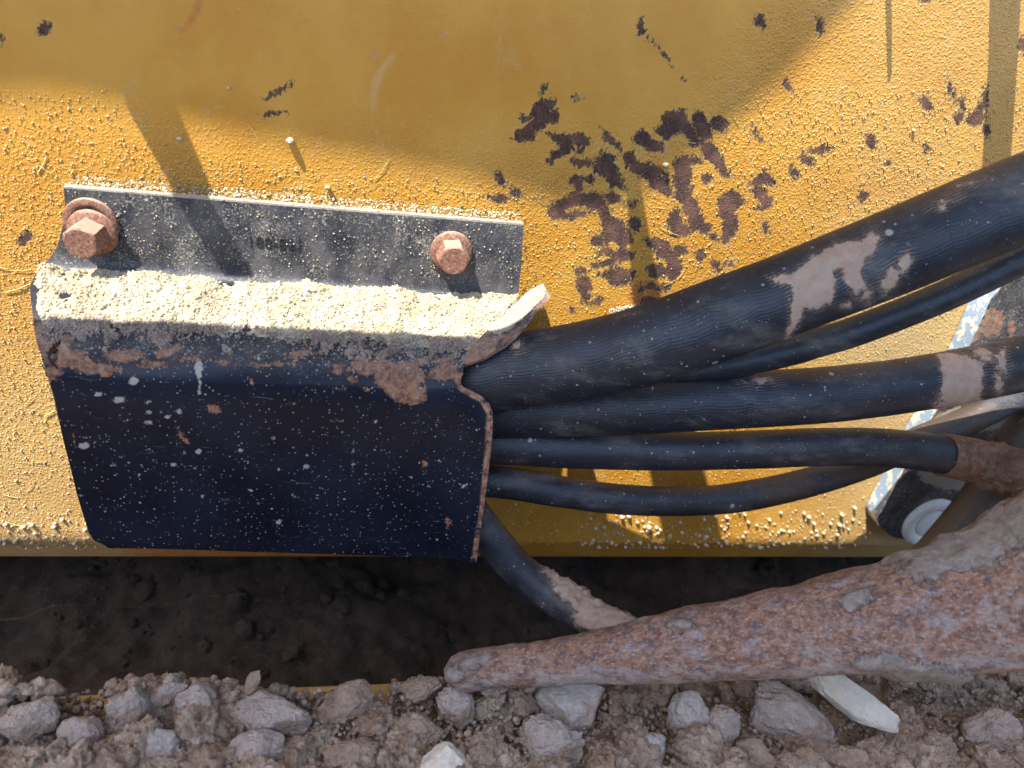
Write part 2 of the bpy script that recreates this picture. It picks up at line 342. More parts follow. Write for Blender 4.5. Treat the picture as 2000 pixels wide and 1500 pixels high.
def mat_rubber(name, rib=1.0, pitch=1.35, base=(.008, .010, .0155), spk=1.0):
    m = Mat(name); uv = m.vscale(m.tc.outputs['UV'], 1)
    sep = m.n('ShaderNodeSeparateXYZ'); m.set(sep.inputs[0], uv); u, v = sep.outputs[0], sep.outputs[1]
    n1 = m.noise(.06, 3); warp = m.ma('MULTIPLY', m.ma('SUBTRACT', m.noise(.035, 2), .5), 3.2)
    band = m.ma('FRACT', m.ma('MULTIPLY', m.ma('ADD', u, warp), 1/17.0))            # wrap seams every 17 mm
    lift = m.ma('POWER', m.ma('ABSOLUTE', m.ma('SUBTRACT', band, .5)), 2.0)
    lines = m.ma('SINE', m.ma('MULTIPLY', m.ma('ADD', m.ma('MULTIPLY_ADD', lift, 4.0, v), warp), 2*math.pi/pitch))
    cross = m.ma('SINE', m.ma('MULTIPLY', u, 2*math.pi/1.15))
    seam = m.ramp(m.ma('ABSOLUTE', m.ma('SUBTRACT', band, .5)), .485, .5)
    c = m.mix(m.ramp(m.noise(.08, 5, .7), .35, .7), base, tuple(x*1.9 for x in base))
    dl = m.ma('MULTIPLY', m.ramp(lines, -.2, .9), m.ma('MULTIPLY', m.ramp(m.noise(.05, 4), .3, .65), .10*rib)); c = m.mix(dl, c, (.30, .31, .34))
    film = m.ramp(m.noise(.05, 6, .75, v=m.vscale(m.mm, (.5, 1, 1.3))), .48, .78); c = m.mix(m.ma('MULTIPLY', film, .40), c, (.27, .235, .20))
    d = m.ma('MAXIMUM', m.dots(.13, .86, .05, .18), m.ma('MAXIMUM', m.dots(.4, .72, .05, .24), m.dots(.95, .72, .05, .25)))
    c = m.mix(m.ma('MULTIPLY', d, .7*spk), c, (.42, .37, .33))
    q = m.ma('MULTIPLY_ADD', m.ma('SUBTRACT', m.noise(.22, 5, .7), .5), 9, m.att('mud')); q = m.ma('MULTIPLY_ADD', m.ma('SUBTRACT', m.noise(.9, 4, .75), .5), 5, q); mud = m.ramp(q, -1.0, .7)
    q2 = m.ma('MULTIPLY', m.ramp(q, -3.5, .5), m.ramp(lines, .2, .9)); mud2 = m.ma('MULTIPLY', q2, .6)
    mc = m.mix(m.ramp(m.noise(.2, 4), .3, .7), (.40, .23, .15), (.50, .34, .235)); mc = m.mix(m.ramp(m.noise(1.2, 5), .35, .7), mc, (.40, .32, .26))
    c = m.mix(m.ma('MAXIMUM', mud, mud2), c, mc)
    tn = m.ramp(m.ma('MULTIPLY_ADD', m.ma('SUBTRACT', m.noise(.15, 6, .7), .5), 8, m.att('rust')), -1, 2); c = m.mix(m.ma('MULTIPLY', tn, .7), c, (.055, .034, .020))
    h = m.ma('ADD', m.ma('MULTIPLY', lines, .20*rib), m.ma('MULTIPLY', cross, .05*rib)); h = m.ma('SUBTRACT', h, m.ma('MULTIPLY', m.ma('MULTIPLY', seam, m.ramp(m.noise(.04, 2), .45, .6)), .7*rib))
    h = m.ma('MULTIPLY', h, m.ma('SUBTRACT', 1, mud)); h = m.ma('ADD', h, m.ma('MULTIPLY', m.noise(.35, 5, .7), .9)); h = m.ma('ADD', h, m.ma('MULTIPLY', mud, m.ma('MULTIPLY_ADD', m.noise(.9, 5, .75), 2.2, .8)))
    h = m.ma('ADD', h, m.ma('MULTIPLY', d, .5))
    rough = m.ma('MULTIPLY_ADD', m.ma('MAXIMUM', mud, film), .32, .47)
    return m.out(c, rough, m.bump(h, .30))
def mat_bolt(name, tint=0):
    m = Mat(name); c = m.mix(m.ramp(m.noise(.9, 7, .75), .38, .62), (.10, .038, .022), (.28, .12, .07))
    c = m.mix(m.ma('MULTIPLY', m.ramp(m.noise(1.0, 4, .6), .50, .7), .4), c, (.55, .38, .28)); c = m.mix(m.ramp(m.noise(1.6, 5, .7), .58, .7), c, (.07, .032, .025))
    g_ = m.n('ShaderNodeNewGeometry'); sz = m.n('ShaderNodeSeparateXYZ'); m.set(sz.inputs[0], g_.outputs['True Normal'])   # upward flats painted paler, standing in for their sunlit side
    c = m.mix(m.ma('MULTIPLY', m.ramp(m.ma('ADD', sz.outputs[2], m.ma('MULTIPLY', m.ma('SUBTRACT', m.noise(.8, 5, .7), .5), 1.2)), .3, .9), .55), c, (.52, .37, .27))
    return m.out(c, .7, m.bump(m.noise(1.8, 6, .75), .45))
def mat_rust(name):
    m = Mat(name); v = m.vscale(m.mm, (.45, 1, 1)); a = m.noise(.06, 6, .65, v=v, dist=.5); b = m.noise(.35, 6, .75)
    c = m.mix(m.ramp(b, .38, .62), (.13, .058, .036), (.34, .17, .10))
    sc = m.att('scuff'); c = m.mix(m.ma('MULTIPLY', m.ramp(m.ma('ADD', m.noise(.13, 10, .82, v=v), m.ma('MULTIPLY', m.ma('SUBTRACT', sc, .7), .10)), .46, .57), m.ma('MULTIPLY_ADD', sc, .5, .22)), c, (.36, .315, .28)); c = m.mix(m.ma('MULTIPLY', m.ramp(m.noise(.16, 7, .7, v=m.vscale(m.mm, (.18, 1, .9)), dist=.5), .52, .64), .65), c, (.30, .28, .29)); c = m.mix(m.ma('MULTIPLY', m.ramp(m.noise(.12, 6, .7), .56, .66), .7), c, (.09, .05, .04)); c = m.mix(m.ma('MULTIPLY', m.ramp(m.noise(.9, 5, .8, v=m.vscale(m.mm, (.4, 1, 1))), .52, .62), .6), c, (.46, .41, .37))
    c = m.mix(m.ma('MULTIPLY', m.ramp(m.noise(.16, 8, .82), .53, .62), .8), c, (.07, .065, .08))
    c = m.mix(m.ma('MULTIPLY', m.ramp(m.noise(.5, 4, .7, v=v), .62, .7), .8), c, (.26, .11, .06))
    q = m.ma('MULTIPLY_ADD', m.ma('SUBTRACT', m.noise(.12, 6, .7), .5), 16, m.att('mud')); mud = m.ramp(q, -.5, .5)
    c = m.mix(mud, c, m.mix(m.ramp(m.noise(.3, 5, .7), .35, .65), (.26, .20, .16), (.40, .34, .29)))
    h = m.ma('ADD', m.ma('MULTIPLY', m.noise(.5, 6, .7), 1.6), m.ma('MULTIPLY', mud, m.ma('MULTIPLY_ADD', m.noise(.4, 6, .75), 2, .8)))
    h = m.ma('ADD', h, m.ma('MULTIPLY', m.noise(1.6, 4, .7), .5))
    return m.out(c, m.ma('MULTIPLY_ADD', mud, .25, .58), m.bump(h, .9))
def mat_soil(name, c1, c2, c3=(.42, .40, .39), fine=1.0, bd=.6, brown=0):
    m = Mat(name); c = m.mix(m.ramp(m.noise(.07, 5, .65), .35, .65), c1, c2)
    c = m.mix(m.ma('MULTIPLY', m.ramp(m.noise(.35, 5, .7), .52, .72), .7), c, c3)
    if brown: c = m.mix(m.ma('MULTIPLY', m.ramp(m.noise(.045, 6, .7), .47, .60), brown), c, (.26, .15, .085))
    c = m.mix(m.ma('MULTIPLY', m.ramp(m.noise(1.1*fine, 4, .7), .58, .72), .6), c, tuple(x*.35 for x in c1))
    h = m.ma('ADD', m.ma('MULTIPLY', m.noise(.45*fine, 6, .75), 1.6), m.ma('MULTIPLY', m.ramp(m.voro(.9*fine), 0, .6, 1, 0), .5))
    return m.out(c, .95, m.bump(h, bd))
Y = mat_yellow('yellow_paint'); BK = mat_black('black_paint')
RB = mat_rubber('ribbed_rubber', .5); RB2 = mat_rubber('ribbed_rubber_fine', .35, 1.0, (.011, .012, .017)); RS = mat_rubber('smooth_rubber', .08, 1.2, (.006, .010, .015), .5)
BO = mat_bolt('rusty_bolt'); RU = mat_rust('rusty_steel')
SAND = mat_soil('sand', (.38, .30, .19), (.54, .455, .31), (.63, .565, .43), 1.6, .4)
STRAW = mat_soil('straw', (.50, .38, .12), (.62, .50, .20), (.70, .60, .35), .6, .1)
GOLD = mat_soil('gold_dust', (.48, .36, .15), (.56, .45, .24), (.66, .57, .40), 1.3, .3)
SHADE_CRUST = mat_soil('sand_shade_crust', (.26, .19, .14), (.38, .30, .235), (.46, .38, .31), 1.5, .45)  # shaded copy of the sand: the shade is in its brown colour
MUD = mat_soil('dried_mud', (.30, .215, .16), (.42, .32, .25), (.46, .38, .32), 1.0, .5)
SOIL = mat_soil('soil', (.36, .24, .155), (.58, .44, .32), (.72, .60, .48), 1, 1.5, .6)
SHADE_SOIL = mat_soil('shade_soil', (.020, .010, .0045), (.042, .024, .012), (.085, .056, .034))  # soil colour darkened to stand for the pit's deep shade
ROCKM = [mat_soil('stone_grey', (.34, .28, .23), (.47, .41, .36), (.54, .48, .42), .8, .7, .6), mat_soil('stone_cream', (.50, .42, .32), (.60, .53, .43), (.64, .58, .50), .8, .25),
         mat_soil('stone_brown', (.26, .175, .115), (.38, .28, .20), (.46, .37, .30), 1, .9, .6), mat_soil('stone_pale', (.38, .29, .23), (.48, .40, .34), (.58, .50, .43), 1, 1.1, .75)]
WHITE = mat_soil('white_paint', (.70, .68, .60), (.80, .79, .74), (.85, .84, .80), .6, .15)

# ------------------------------------------------------------------ yellow side panel with chipped paint
def z5(l): return [(950+a/3, 150+b/3, c/3, d/3, e) for a, b, c, d, e in l]
def z6(l): return [(1400+a/3.333, b/3.333, c/3.333, d/3.333, e) for a, b, c, d, e in l]
def z4(l, ox=0, oy=0, k=2.857): return [(ox+a/k, oy+b/k, c/k, d/k, e) for a, b, c, d, e in l]
CH = z5([(330,200,75,55,-50),(370,230,50,45,0),(290,280,50,40,-50),(235,335,65,38,-20),(225,245,22,14,20),
(460,365,50,30,15),(470,415,45,30,-40),(410,450,45,20,-40),(378,490,15,15,0),(395,355,20,10,40),(550,370,42,32,20),(550,435,16,16,0),
(700,340,25,12,45),(760,395,35,12,45),(700,480,45,35,0),(700,540,75,45,20),(750,600,50,35,50),(560,500,55,18,5),(790,645,25,15,40),
(1100,270,70,65,0),(1050,320,55,35,10),(1140,230,30,35,0),(1190,320,55,30,50),(1250,270,60,38,70),(1280,330,40,40,60),(1220,385,25,20,0),
(1360,278,47,42,20),(915,365,50,40,30),(960,395,80,30,20),(1010,420,35,15,10),(1310,440,70,45,45),(1350,490,45,35,50),(1390,560,40,15,30),
(840,480,32,40,-20),(880,530,30,40,-30),(960,560,85,45,15),(1010,620,70,45,40),(1060,670,35,25,40),
(1150,510,50,45,0),(1150,600,50,75,5),(1160,690,45,50,30),(1200,770,45,70,-20),(1230,850,45,60,-30),(1110,850,38,75,5),(1140,900,55,35,0),(1280,890,40,30,20),(1330,930,18,25,-30),
(1220,485,35,22,20),(520,600,25,20,0),(600,605,30,12,0),(545,650,15,40,-20),
(480,740,90,30,-10),(570,715,90,35,0),(410,790,50,45,0),(520,810,60,18,-15),(650,740,60,40,10),(690,790,28,40,-20),(740,710,40,32,30),
(740,870,60,45,0),(760,920,80,45,-5),(660,960,45,30,0),(800,940,50,60,0),(870,860,30,35,10),(700,1030,40,18,-20),(800,1050,60,35,-10),(720,1090,60,15,-15),(640,1105,30,15,0),
(770,1170,75,50,15),(700,1165,35,14,0),(570,1220,40,55,-10),(580,1290,20,35,0),(560,1140,25,14,10),(640,1320,30,15,-30),
(1000,980,60,30,15),(1040,1020,40,50,20),(1090,1060,30,50,10),(1140,1020,30,30,0),(1000,1135,50,38,10),(1100,1130,40,60,20),(1040,1235,35,20,-10),(960,1310,45,20,0),(965,1225,20,14,0),(908,1245,14,16,0),
(1430,730,70,55,-30),(1410,790,50,50,0),(1430,870,45,70,10),(1400,950,25,30,0),(1600,600,55,25,-30),(1650,600,45,30,50),(1600,680,45,30,0),(1640,730,35,30,0),(1610,770,30,20,0),
(1290,600,28,25,0),(1250,1050,28,30,20),(1345,1110,20,32,-20),(1430,1100,18,18,0),(1380,1190,12,22,20),(1640,890,18,30,-25),
(1575,330,18,32,-35),(1770,60,15,30,-25),(80,600,18,42,-25),(75,715,48,16,8),(170,675,30,20,50),(860,1150,14,14,0),(500,1365,12,14,0),(855,745,25,15,0),(1800,550,20,25,0)])
CH += z6([(280,140,28,45,-15),(670,165,18,38,-10),(465,565,12,25,-30),(660,975,60,22,-10),(590,1040,38,30,45),(505,1125,22,32,-20),(1000,920,28,50,-10),(1365,675,25,50,-30),(1525,590,14,50,-15),(1600,690,20,40,0),(1690,770,60,45,-10),(1745,640,12,50,0),(1720,700,20,30,0),(1575,770,25,30,0),(1755,840,14,35,0),(1120,1060,14,14,0),(955,1280,25,35,20),(1360,5,25,15,0),(1990,300,22,40,0),(1370,970,12,15,0)])
CH += z4([(245,160,30,38,30),(1545,512,42,9,-28),(1515,635,28,8,-5),(10,215,10,20,0)])+z4([(1575,155,14,35,0),(1700,300,40,4,50),(1225,545,12,5,0),(1035,490,16,22,20)], 700)+z4([(165,550,26,50,30)], 0, 300, 3.333)
ST = [(387, 12, 12, 26, 12), (374, 38, 20, 9, -48), (352, 58, 16, 7, 10), (387, 12, 12, 26, 12)]+[(1262,575,40,30,0),(1210,610,30,20,0)]  # last two spots are reflected orange light painted in; others are rust
# flat face from well above the picture down to the fold, then a rounded fold going in under the machine
xl, xr = P(-420, 700)[0], P(2450, 700)[0]
zfold = P(1000, 1056)[2]; ztop = P(1000, -260)[2]
RF = 9.0
def panel():
    xs = np.concatenate([np.arange(-620, xl, 8), np.arange(xl, xr, 1.1), np.arange(xr, 760, 8)]); zs = np.arange(ztop, zfold, -1.1); prof = [(0, z) for z in np.arange(ztop+330, ztop+10, -30)]+[(0, z) for z in zs]
    y_, z_, a_ = 0.0, zfold, 0.0                     # folded lip: leans in under the face, then turns under the machine
    for k in range(46):
        a_ = math.radians(19)*min(1, k/5) if k < 36 else math.radians(19+71*(k-36)/9.)
        y_ += math.sin(a_)*.5; z_ -= math.cos(a_)*.5; prof.append((y_, z_))
    prof += [(y_+d, z_) for d in np.arange(4, 330, 8)]
    prof = np.array(prof); nu, nv = len(xs), len(prof)
    V = np.stack([np.tile(xs, nv), np.repeat(prof[:, 0], nu), np.repeat(prof[:, 1], nu)], 1)
    V[:, 1] += fbm(V*[1, 0, 1], 160, 2, 3)*.4
    px, py = proj(V)
    chip = sdf(px, py, CH, .26); stain_reflection = np.maximum(sdf(px, py, ST, .26), np.where(V[:, 2] < zfold-1.5, -3+5*smooth(px, 150, 300)*smooth(px, 1100, 900), -12))
    # dusty lower and right-hand parts of the panel
    dust = .24+.40*smooth(py, 250, 900)*(1-.75*smooth(px, 300, 900)*smooth(px, 1750, 1300))+.38*smooth(px, 1350, 1750)*(1-.5*smooth(py, 650, 950))+.15*smooth(px, 500, 0)*smooth(py, 150, 400)
    grit = .06+.94*np.clip(smooth(py+.05*abs(px-900)*(px < 900)+.05*(px-900)*(px > 900), 190, 400)+smooth(px-.7*(400-py), 1150, 1330), 0, 1)
    return mesh_obj('side_panel', V, grid_faces(nu, nv, flip=True), Y, None, dict(chip=chip, stain_reflection=stain_reflection, dust=dust, grit=grit))
tag(panel(), 'yellow painted steel side panel of a machine with chipped paint, rust patches and gritty dust', 'panel')

# grit and dried mud pellets stuck to the panel
def pellets():
    Vs, Fs = [], []; off = 0; v1, f1 = ICO[1]; v2, f2 = ICO[3]; GV, GF = [], []
    def add(p, r, st=(1, 1, 1), hi=False, seed=0):
        nonlocal off
        v, f = (v2, f2) if hi else (v1, f1)
        w = v*np.array(st)*r
        if hi: w = w*(1+.25*fbm(v+seed, .8, 2, seed))[:, None]
        else: w = w @ rotm(rng)
        Vs.append(w+p); Fs.append(f+off); off += len(v)
    big = [(567,275,2.2,3.2),(640,366,1.6,2.6),(350,271,1.5,1.2),(447,172,1.0,.9),(1300,322,2.0,2.2),(1785,255,1.2,1.2),(1640,1025,2.0,3),(1670,992,1.3,2.5),(1645,1005,1.8,3),(1636,1045,1.8,2.5),(1580,1010,1.8,2.2),(1590,1022,1.3,2),(1420,1010,1.7,2.4),(1455,1005,1.2,1.8),(1462,1020,1.4,1.8),(1215,1010,1.5,2.5),(1205,1022,2.2,3),(1228,1008,1.6,2.4),(1268,1030,2.2,3),(1250,1060,2.0,2.4),(1180,1030,1.5,2),(1195,1060,1.7,2.2),(1290,1035,1.4,2),(1420,1060,2.0,2.4),(1412,1052,1.6,2),(1505,1057,1.8,2),(1485,1070,2.0,2),(1500,1068,1.3,1.6),(1640,1070,1.5,2),(1690,1050,1.4,1.8),(1670,1065,1.3,1.8),(1445,1000,1.0,1.8)]
    for i, (x, y, r, h) in enumerate(big): add(P(x, y, h*.55), r*.75, (1, h/r*.9, .8), True, i)
    for k in range(5200):
        x, y = rng.uniform(-40, 2040), rng.uniform(180, 1075)
        if y < 330 and 330 < x < 1450: continue
        if rng.random() > (.35+.65*smooth(np.array([y]), 300, 1050)[0]): continue
        r = .14+.42*rng.random()**3.2
        if y > 880: r *= 1.35
        if rng.random() < .8 and sdf(np.array([x]), np.array([y]), CH, .26)[0] > -.5: continue
        add(P(x, y, r*.5), r)
    for k in range(19000):                        # gold-coloured grains: paint-tinted dust
        x, y = rng.uniform(-40, 2040), rng.uniform(170, 1070)
        if y < 360-.1*abs(x-900) and 300 < x < 1400: continue
        if 190 < x < 960 and y > 420: continue
        if sdf(np.array([x]), np.array([y]), CH, .26)[0] > -.9: continue
        r = .15+.34*rng.random()**2.2; GV.append((v1*(1, .8, 1)*r) @ rotm(rng)+P(x, y, r*.35)); GF.append(f1+12*len(GF))
    tag(mesh_obj('paint_grit', np.vstack(GV), np.vstack(GF), GOLD), 'gold-coloured dusty grains roughening the sunlit yellow panel', 'grit', kind='stuff')
    SV, SF = [], []                               # bits of straw and fibre
    for k in range(60):
        x, y = (rng.uniform(0, 150), rng.uniform(300, 1050)) if rng.random() < .45 else (rng.uniform(200, 1950), rng.uniform(230, 900))
        if 100 < x < 1030 and y > 350: continue
        if sdf(np.array([x]), np.array([y]), CH, .26)[0] > -.5: continue
        ln = rng.uniform(1.5, 9) if k % 4 else rng.uniform(6, 12); a = rng.normal()*.9+(.5 if rng.random() < .5 else 0); d = np.array((math.cos(a), 0, math.sin(a))); w = rng.uniform(.08, .2); p = P(x, y, .35)
        q = np.cross(d, (0, 1., 0)); pts = []
        for t in (-.5, 0, .5):
            c_ = p+d*ln*t+q*(t*t)*ln*.12+np.array((0, -.25*(1-4*t*t)*rng.random(), 0))
            for u, v_ in ((-1, 0), (0, -1), (1, 0), (0, 1)): pts.append(c_+q*u*w+np.array((0, v_*w, 0)))
        b_ = 12*len(SV); SV.append(np.array(pts)); SF.append(np.array([(b_+4*i+j, b_+4*i+(j+1) % 4, b_+4*i+4+(j+1) % 4, b_+4*i+4+j) for i in (0, 1) for j in range(4)]))
    tag(mesh_obj('straw', np.vstack(SV), np.vstack(SF), STRAW), 'short bits of straw and fibre stuck to the yellow panel', 'straw', kind='stuff')
    for k in range(420):
        side = rng.random() < .25; x = rng.uniform(-20, 190) if side else rng.uniform(1130, 1700); y = 1071-abs(rng.normal())*38
        if not side and y < 915: continue
        r = .45+.75*rng.random()**2; add(P(x, y, r*.6), r, (1, 1.2, .85), r > .8, k)
    return tag(mesh_obj('grit', np.vstack(Vs), np.vstack(Fs), SAND), 'pale grit and dried mud pellets stuck all over the yellow panel', 'grit', kind='stuff')
pellets()

# ------------------------------------------------------------------ unseen plates above the frame, shaped to cast shadows and leave a sun gap
ZD = CAM[2]+45
def up(px, py, h=0, dz=0): p = P(px, py, h); s = (p[2]-ZD-dz)/L[2]; return p-L*s
def shade():
    e = empty('shade_plates', (0, 0, ZD)); tag(e, 'unseen yellow plates overhead, cut to shade the scene and let a sun gap through', 'deck plate')
    HI = 400                                     # the main ledge sits higher: soft shadow edge
    edge = [(-700, 60, 0), (-300, 120, 0), (0, 195, 0), (120, 188, 0), (225, 205, 0), (300, 228, 0), (480, 268, 0), (620, 295, 0), (800, 328, 0), (950, 358, 0), (1090, 398, 0), (1180, 408, 0), (1240, 385, 0),
            (1300, 350, 0), (1367, 296, 0), (1460, 218, 0), (1529, 158, 0), (1580, 98, 0), (1658, 18, 0), (1700, -34, 0), (1760, -160, 0)]
    pts = [up(*p, dz=HI) for p in edge]; pts += [np.array((pts[-1][0], 3, ZD+HI)), np.array((pts[0][0], 3, ZD+HI))]
    prism('rear_plate', np.array(pts), (0, 0, 3), Y, e)
    def tongue(name, left, right):
        l, r = [up(*p) for p in left], [up(*p) for p in right]
        def root(p): k = (2-p[1])/L[1]; q = p+L*k; q[2] = ZD; return q
        pts = [root(l[0])]+l+r[::-1]+[root(r[0])]; prism(name, np.array(pts), (0, 0, 3), Y, e)
    tongue('short_tongue', [(240, 150, 0), (250, 215, 0), (339, 372, 0), (436, 535, 20)], [(340, 190, 0), (350, 232, 0), (411, 375, 0), (486, 535, 20)])
    tongue('long_tongue', [(1222, 330, 0), (1233, 560, 0), (1268, 920, 0), (1302, 1085, 0)], [(1240, 330, 0), (1288, 590, 0), (1371, 920, 0), (1416, 1085, 0)])
    tongue('shade_strip', [(1935, -60, 0), (1931, 120, 0), (1918, 330, 0), (1912, 420, 0)], [(1992, -60, 0), (1983, 120, 0), (1971, 294, 0), (1963, 420, 0)])
    tongue('shade_line', [(1727, -80, 0), (1731, 60, 0), (1734, 158, 0)], [(1735, -80, 0), (1737, 60, 0), (1737, 158, 0)])
    ya = up(1000, 1059)[1]; n0, n1 = up(1690, 1059), up(1740, 1225)
    prism('front_plate', np.array([(-520, ya, ZD), (n0[0], ya, ZD), (n1[0], n1[1], ZD), (420, n1[1], ZD), (420, ya-95, ZD), (-520, ya-95, ZD)]), (0, 0, 2), Y, e)
    H2 = 700                                     # higher unseen plate added to keep the foreground out of the sun
    def hi(x, y, z): p = np.array((x, y, z), float); k = (z-ZD-H2)/L[2]; return p-L*k
    yb = (ya-95)-L[1]/(-L[2])*H2
    zb = P(400, 1343, 112)[2]; c = [hi(-300, -235, zb), hi(330, -235, zb)]
    xr_ = hi(330, 0, 100)[0]
    prism('high_shade_plate', np.array([(c[0][0], yb+14, ZD+H2), (xr_, yb+14, ZD+H2), (xr_, c[1][1], ZD+H2), c[0]]), (0, 0, 3), Y, e)
shade()

# ------------------------------------------------------------------ hose guard bracket
G = empty('hose_guard', P(540, 700, 18)); tag(G, 'black steel hose guard bracket bolted to the yellow panel, rusty and heaped with pale sand', 'bracket')
RUSTB = [(780,735,55,35,0),(800,770,38,22,0),(730,715,55,20,0),(870,725,35,22,0),(840,705,60,12,-5),(895,735,14,25,0),(100,660,45,35,10),(130,700,60,22,5),(190,720,60,16,5),(240,695,40,18,0),(95,730,30,18,0),(300,712,55,10,5),(370,700,35,7,0),(330,685,30,14,-20),(440,708,40,8,5),(540,712,60,8,-2),(590,690,30,9,-10),(660,720,14,12,0),(685,740,12,8,20),(640,755,30,4,10),(420,798,16,9,10),(475,790,10,5,20),(355,850,5,20,-40),(146,865,3,22,-5),(490,745,5,14,-20),(648,822,14,4,0),(560,790,10,4,0),(775,750,30,30,0),(760,690,30,10,0),(830,905,8,10,20),(875,1020,5,12,0),(720,760,12,6,0)]
MUDB = [(262,745,11,9,0),(195,770,9,7,0),(236,782,14,8,0),(288,785,8,5,0),(165,870,12,9,0),(328,815,9,6,0),(350,804,10,6,0),(388,722,9,22,0),(390,755,4,18,0),(252,821,7,5,0),(290,825,8,5,0),(505,700,5,10,-20),(735,823,7,5,0),(470,880,7,5,0),(960,0,1,1,0),(388,882,6,6,0),(360,883,5,5,0),(272,926,6,4,0),(545,1020,6,5,0),(576,970,8,4,20),(490,958,8,4,20),(397,968,6,5,0),(220,910,7,4,0),(340,908,7,5,0),(690,895,3,35,0),(905,950,14,3,-35),(838,950,6,5,0)]
def battr(V, px, py):
    flange = smooth(py, 545, 505)+0*px
    fl = smooth(py-(.085*(px-125)), 545, 500)
    rust = np.maximum(sdf(px, py, RUSTB, .25), -12)-.2
    md = sdf(px, py, MUDB, .25); md = np.where((py-(364+.0812*(px-124)) < 3.0), 4.0, md)
    ed = [(900,752),(948,772),(965,800),(959,880),(948,1000),(932,1096),(920,1096),(936,1000),(947,880),(951,808),(938,786),(898,764)]
    rim2 = smooth(sdf(px, py, [ed], .25), -.4, .3)
    return dict(rim2=rim2, rust=rust, mud=np.where(md < 3.5, md-.5, md), grit=np.maximum(fl, .75*smooth(py-.062*(px-70), 600, 640)*smooth(py-.062*(px-70), 712, 665)), splash=smooth(py, 600, 700))
# columns: left edge, mid-left, ..., crease, right edge
def row(l, r, cr=None):
    (x0, y0, h0), (x1, y1, h1) = l, r
    a, b = P(*l), P(*r); c = a+(b-a)*(.93 if cr is None else cr)
    return a, c, b
rowsL = [(124,364,18),(127,395,18),(123,440,18),(112,480,18),(98,505,18.5),(80,524,21),(66,540,26),(58,562,33),(62,600,42),(66,640,51),(73,680,58),(82,702,61.5),(92,735,64),(105,780,65.5),(125,870,66),(150,965,65.5),(172,1035,65),(180,1052,65),(189,1058,65),(200,1060,65),(212,1069,64.5)]
rowsR = [(1023,437,18),(1021,470,18),(1018,520,18),(1014,560,18),(1012,580,18.5),(1010,590,21),(1006,602,26),(1000,615,33),(975,645,43),(950,672,51),(920,700,58),(907,713,61.5),(899,748,64),(905,757,65),(942,775,66),(956,787,66.5),(962,805,67),(955,880,68),(945,960,68.5),(933,1050,69),(928,1092,69)]
def make_guard():
    # resample both edges so that rows run square across: each side is sampled by its own arc length, breaks aligned at the bends
    kl = [0, 1, 2, 3, 4, 5, 6, 7, 8, 9, 10, 11, 12, 13, 14, 15, 16, 17, 18, 19, 20]
    # align: left and right row tables share the first 13 entries (flange, shelf, bend); the front face has its own tables
    LT = rowsL; RT = rowsR
    L1, R1 = LT[:12], RT[:12]
    fl = np.array([P(*p) for p in LT[11:]]); fr = np.array([P(*p) for p in RT[11:]])
    def res(a, n):
        s = np.concatenate([[0], np.cumsum(np.linalg.norm(np.diff(a, axis=0), axis=1))]); s /= s[-1]; t = np.linspace(0, 1, n)
        return np.stack([np.interp(t, s, a[:, k]) for k in range(3)], 1)
    n = 90; fl, fr = res(fl, n), res(fr, n)
    A = np.vstack([[P(*p) for p in L1[:-1]], fl]); B = np.vstack([[P(*p) for p in R1[:-1]], fr])
    return A, B
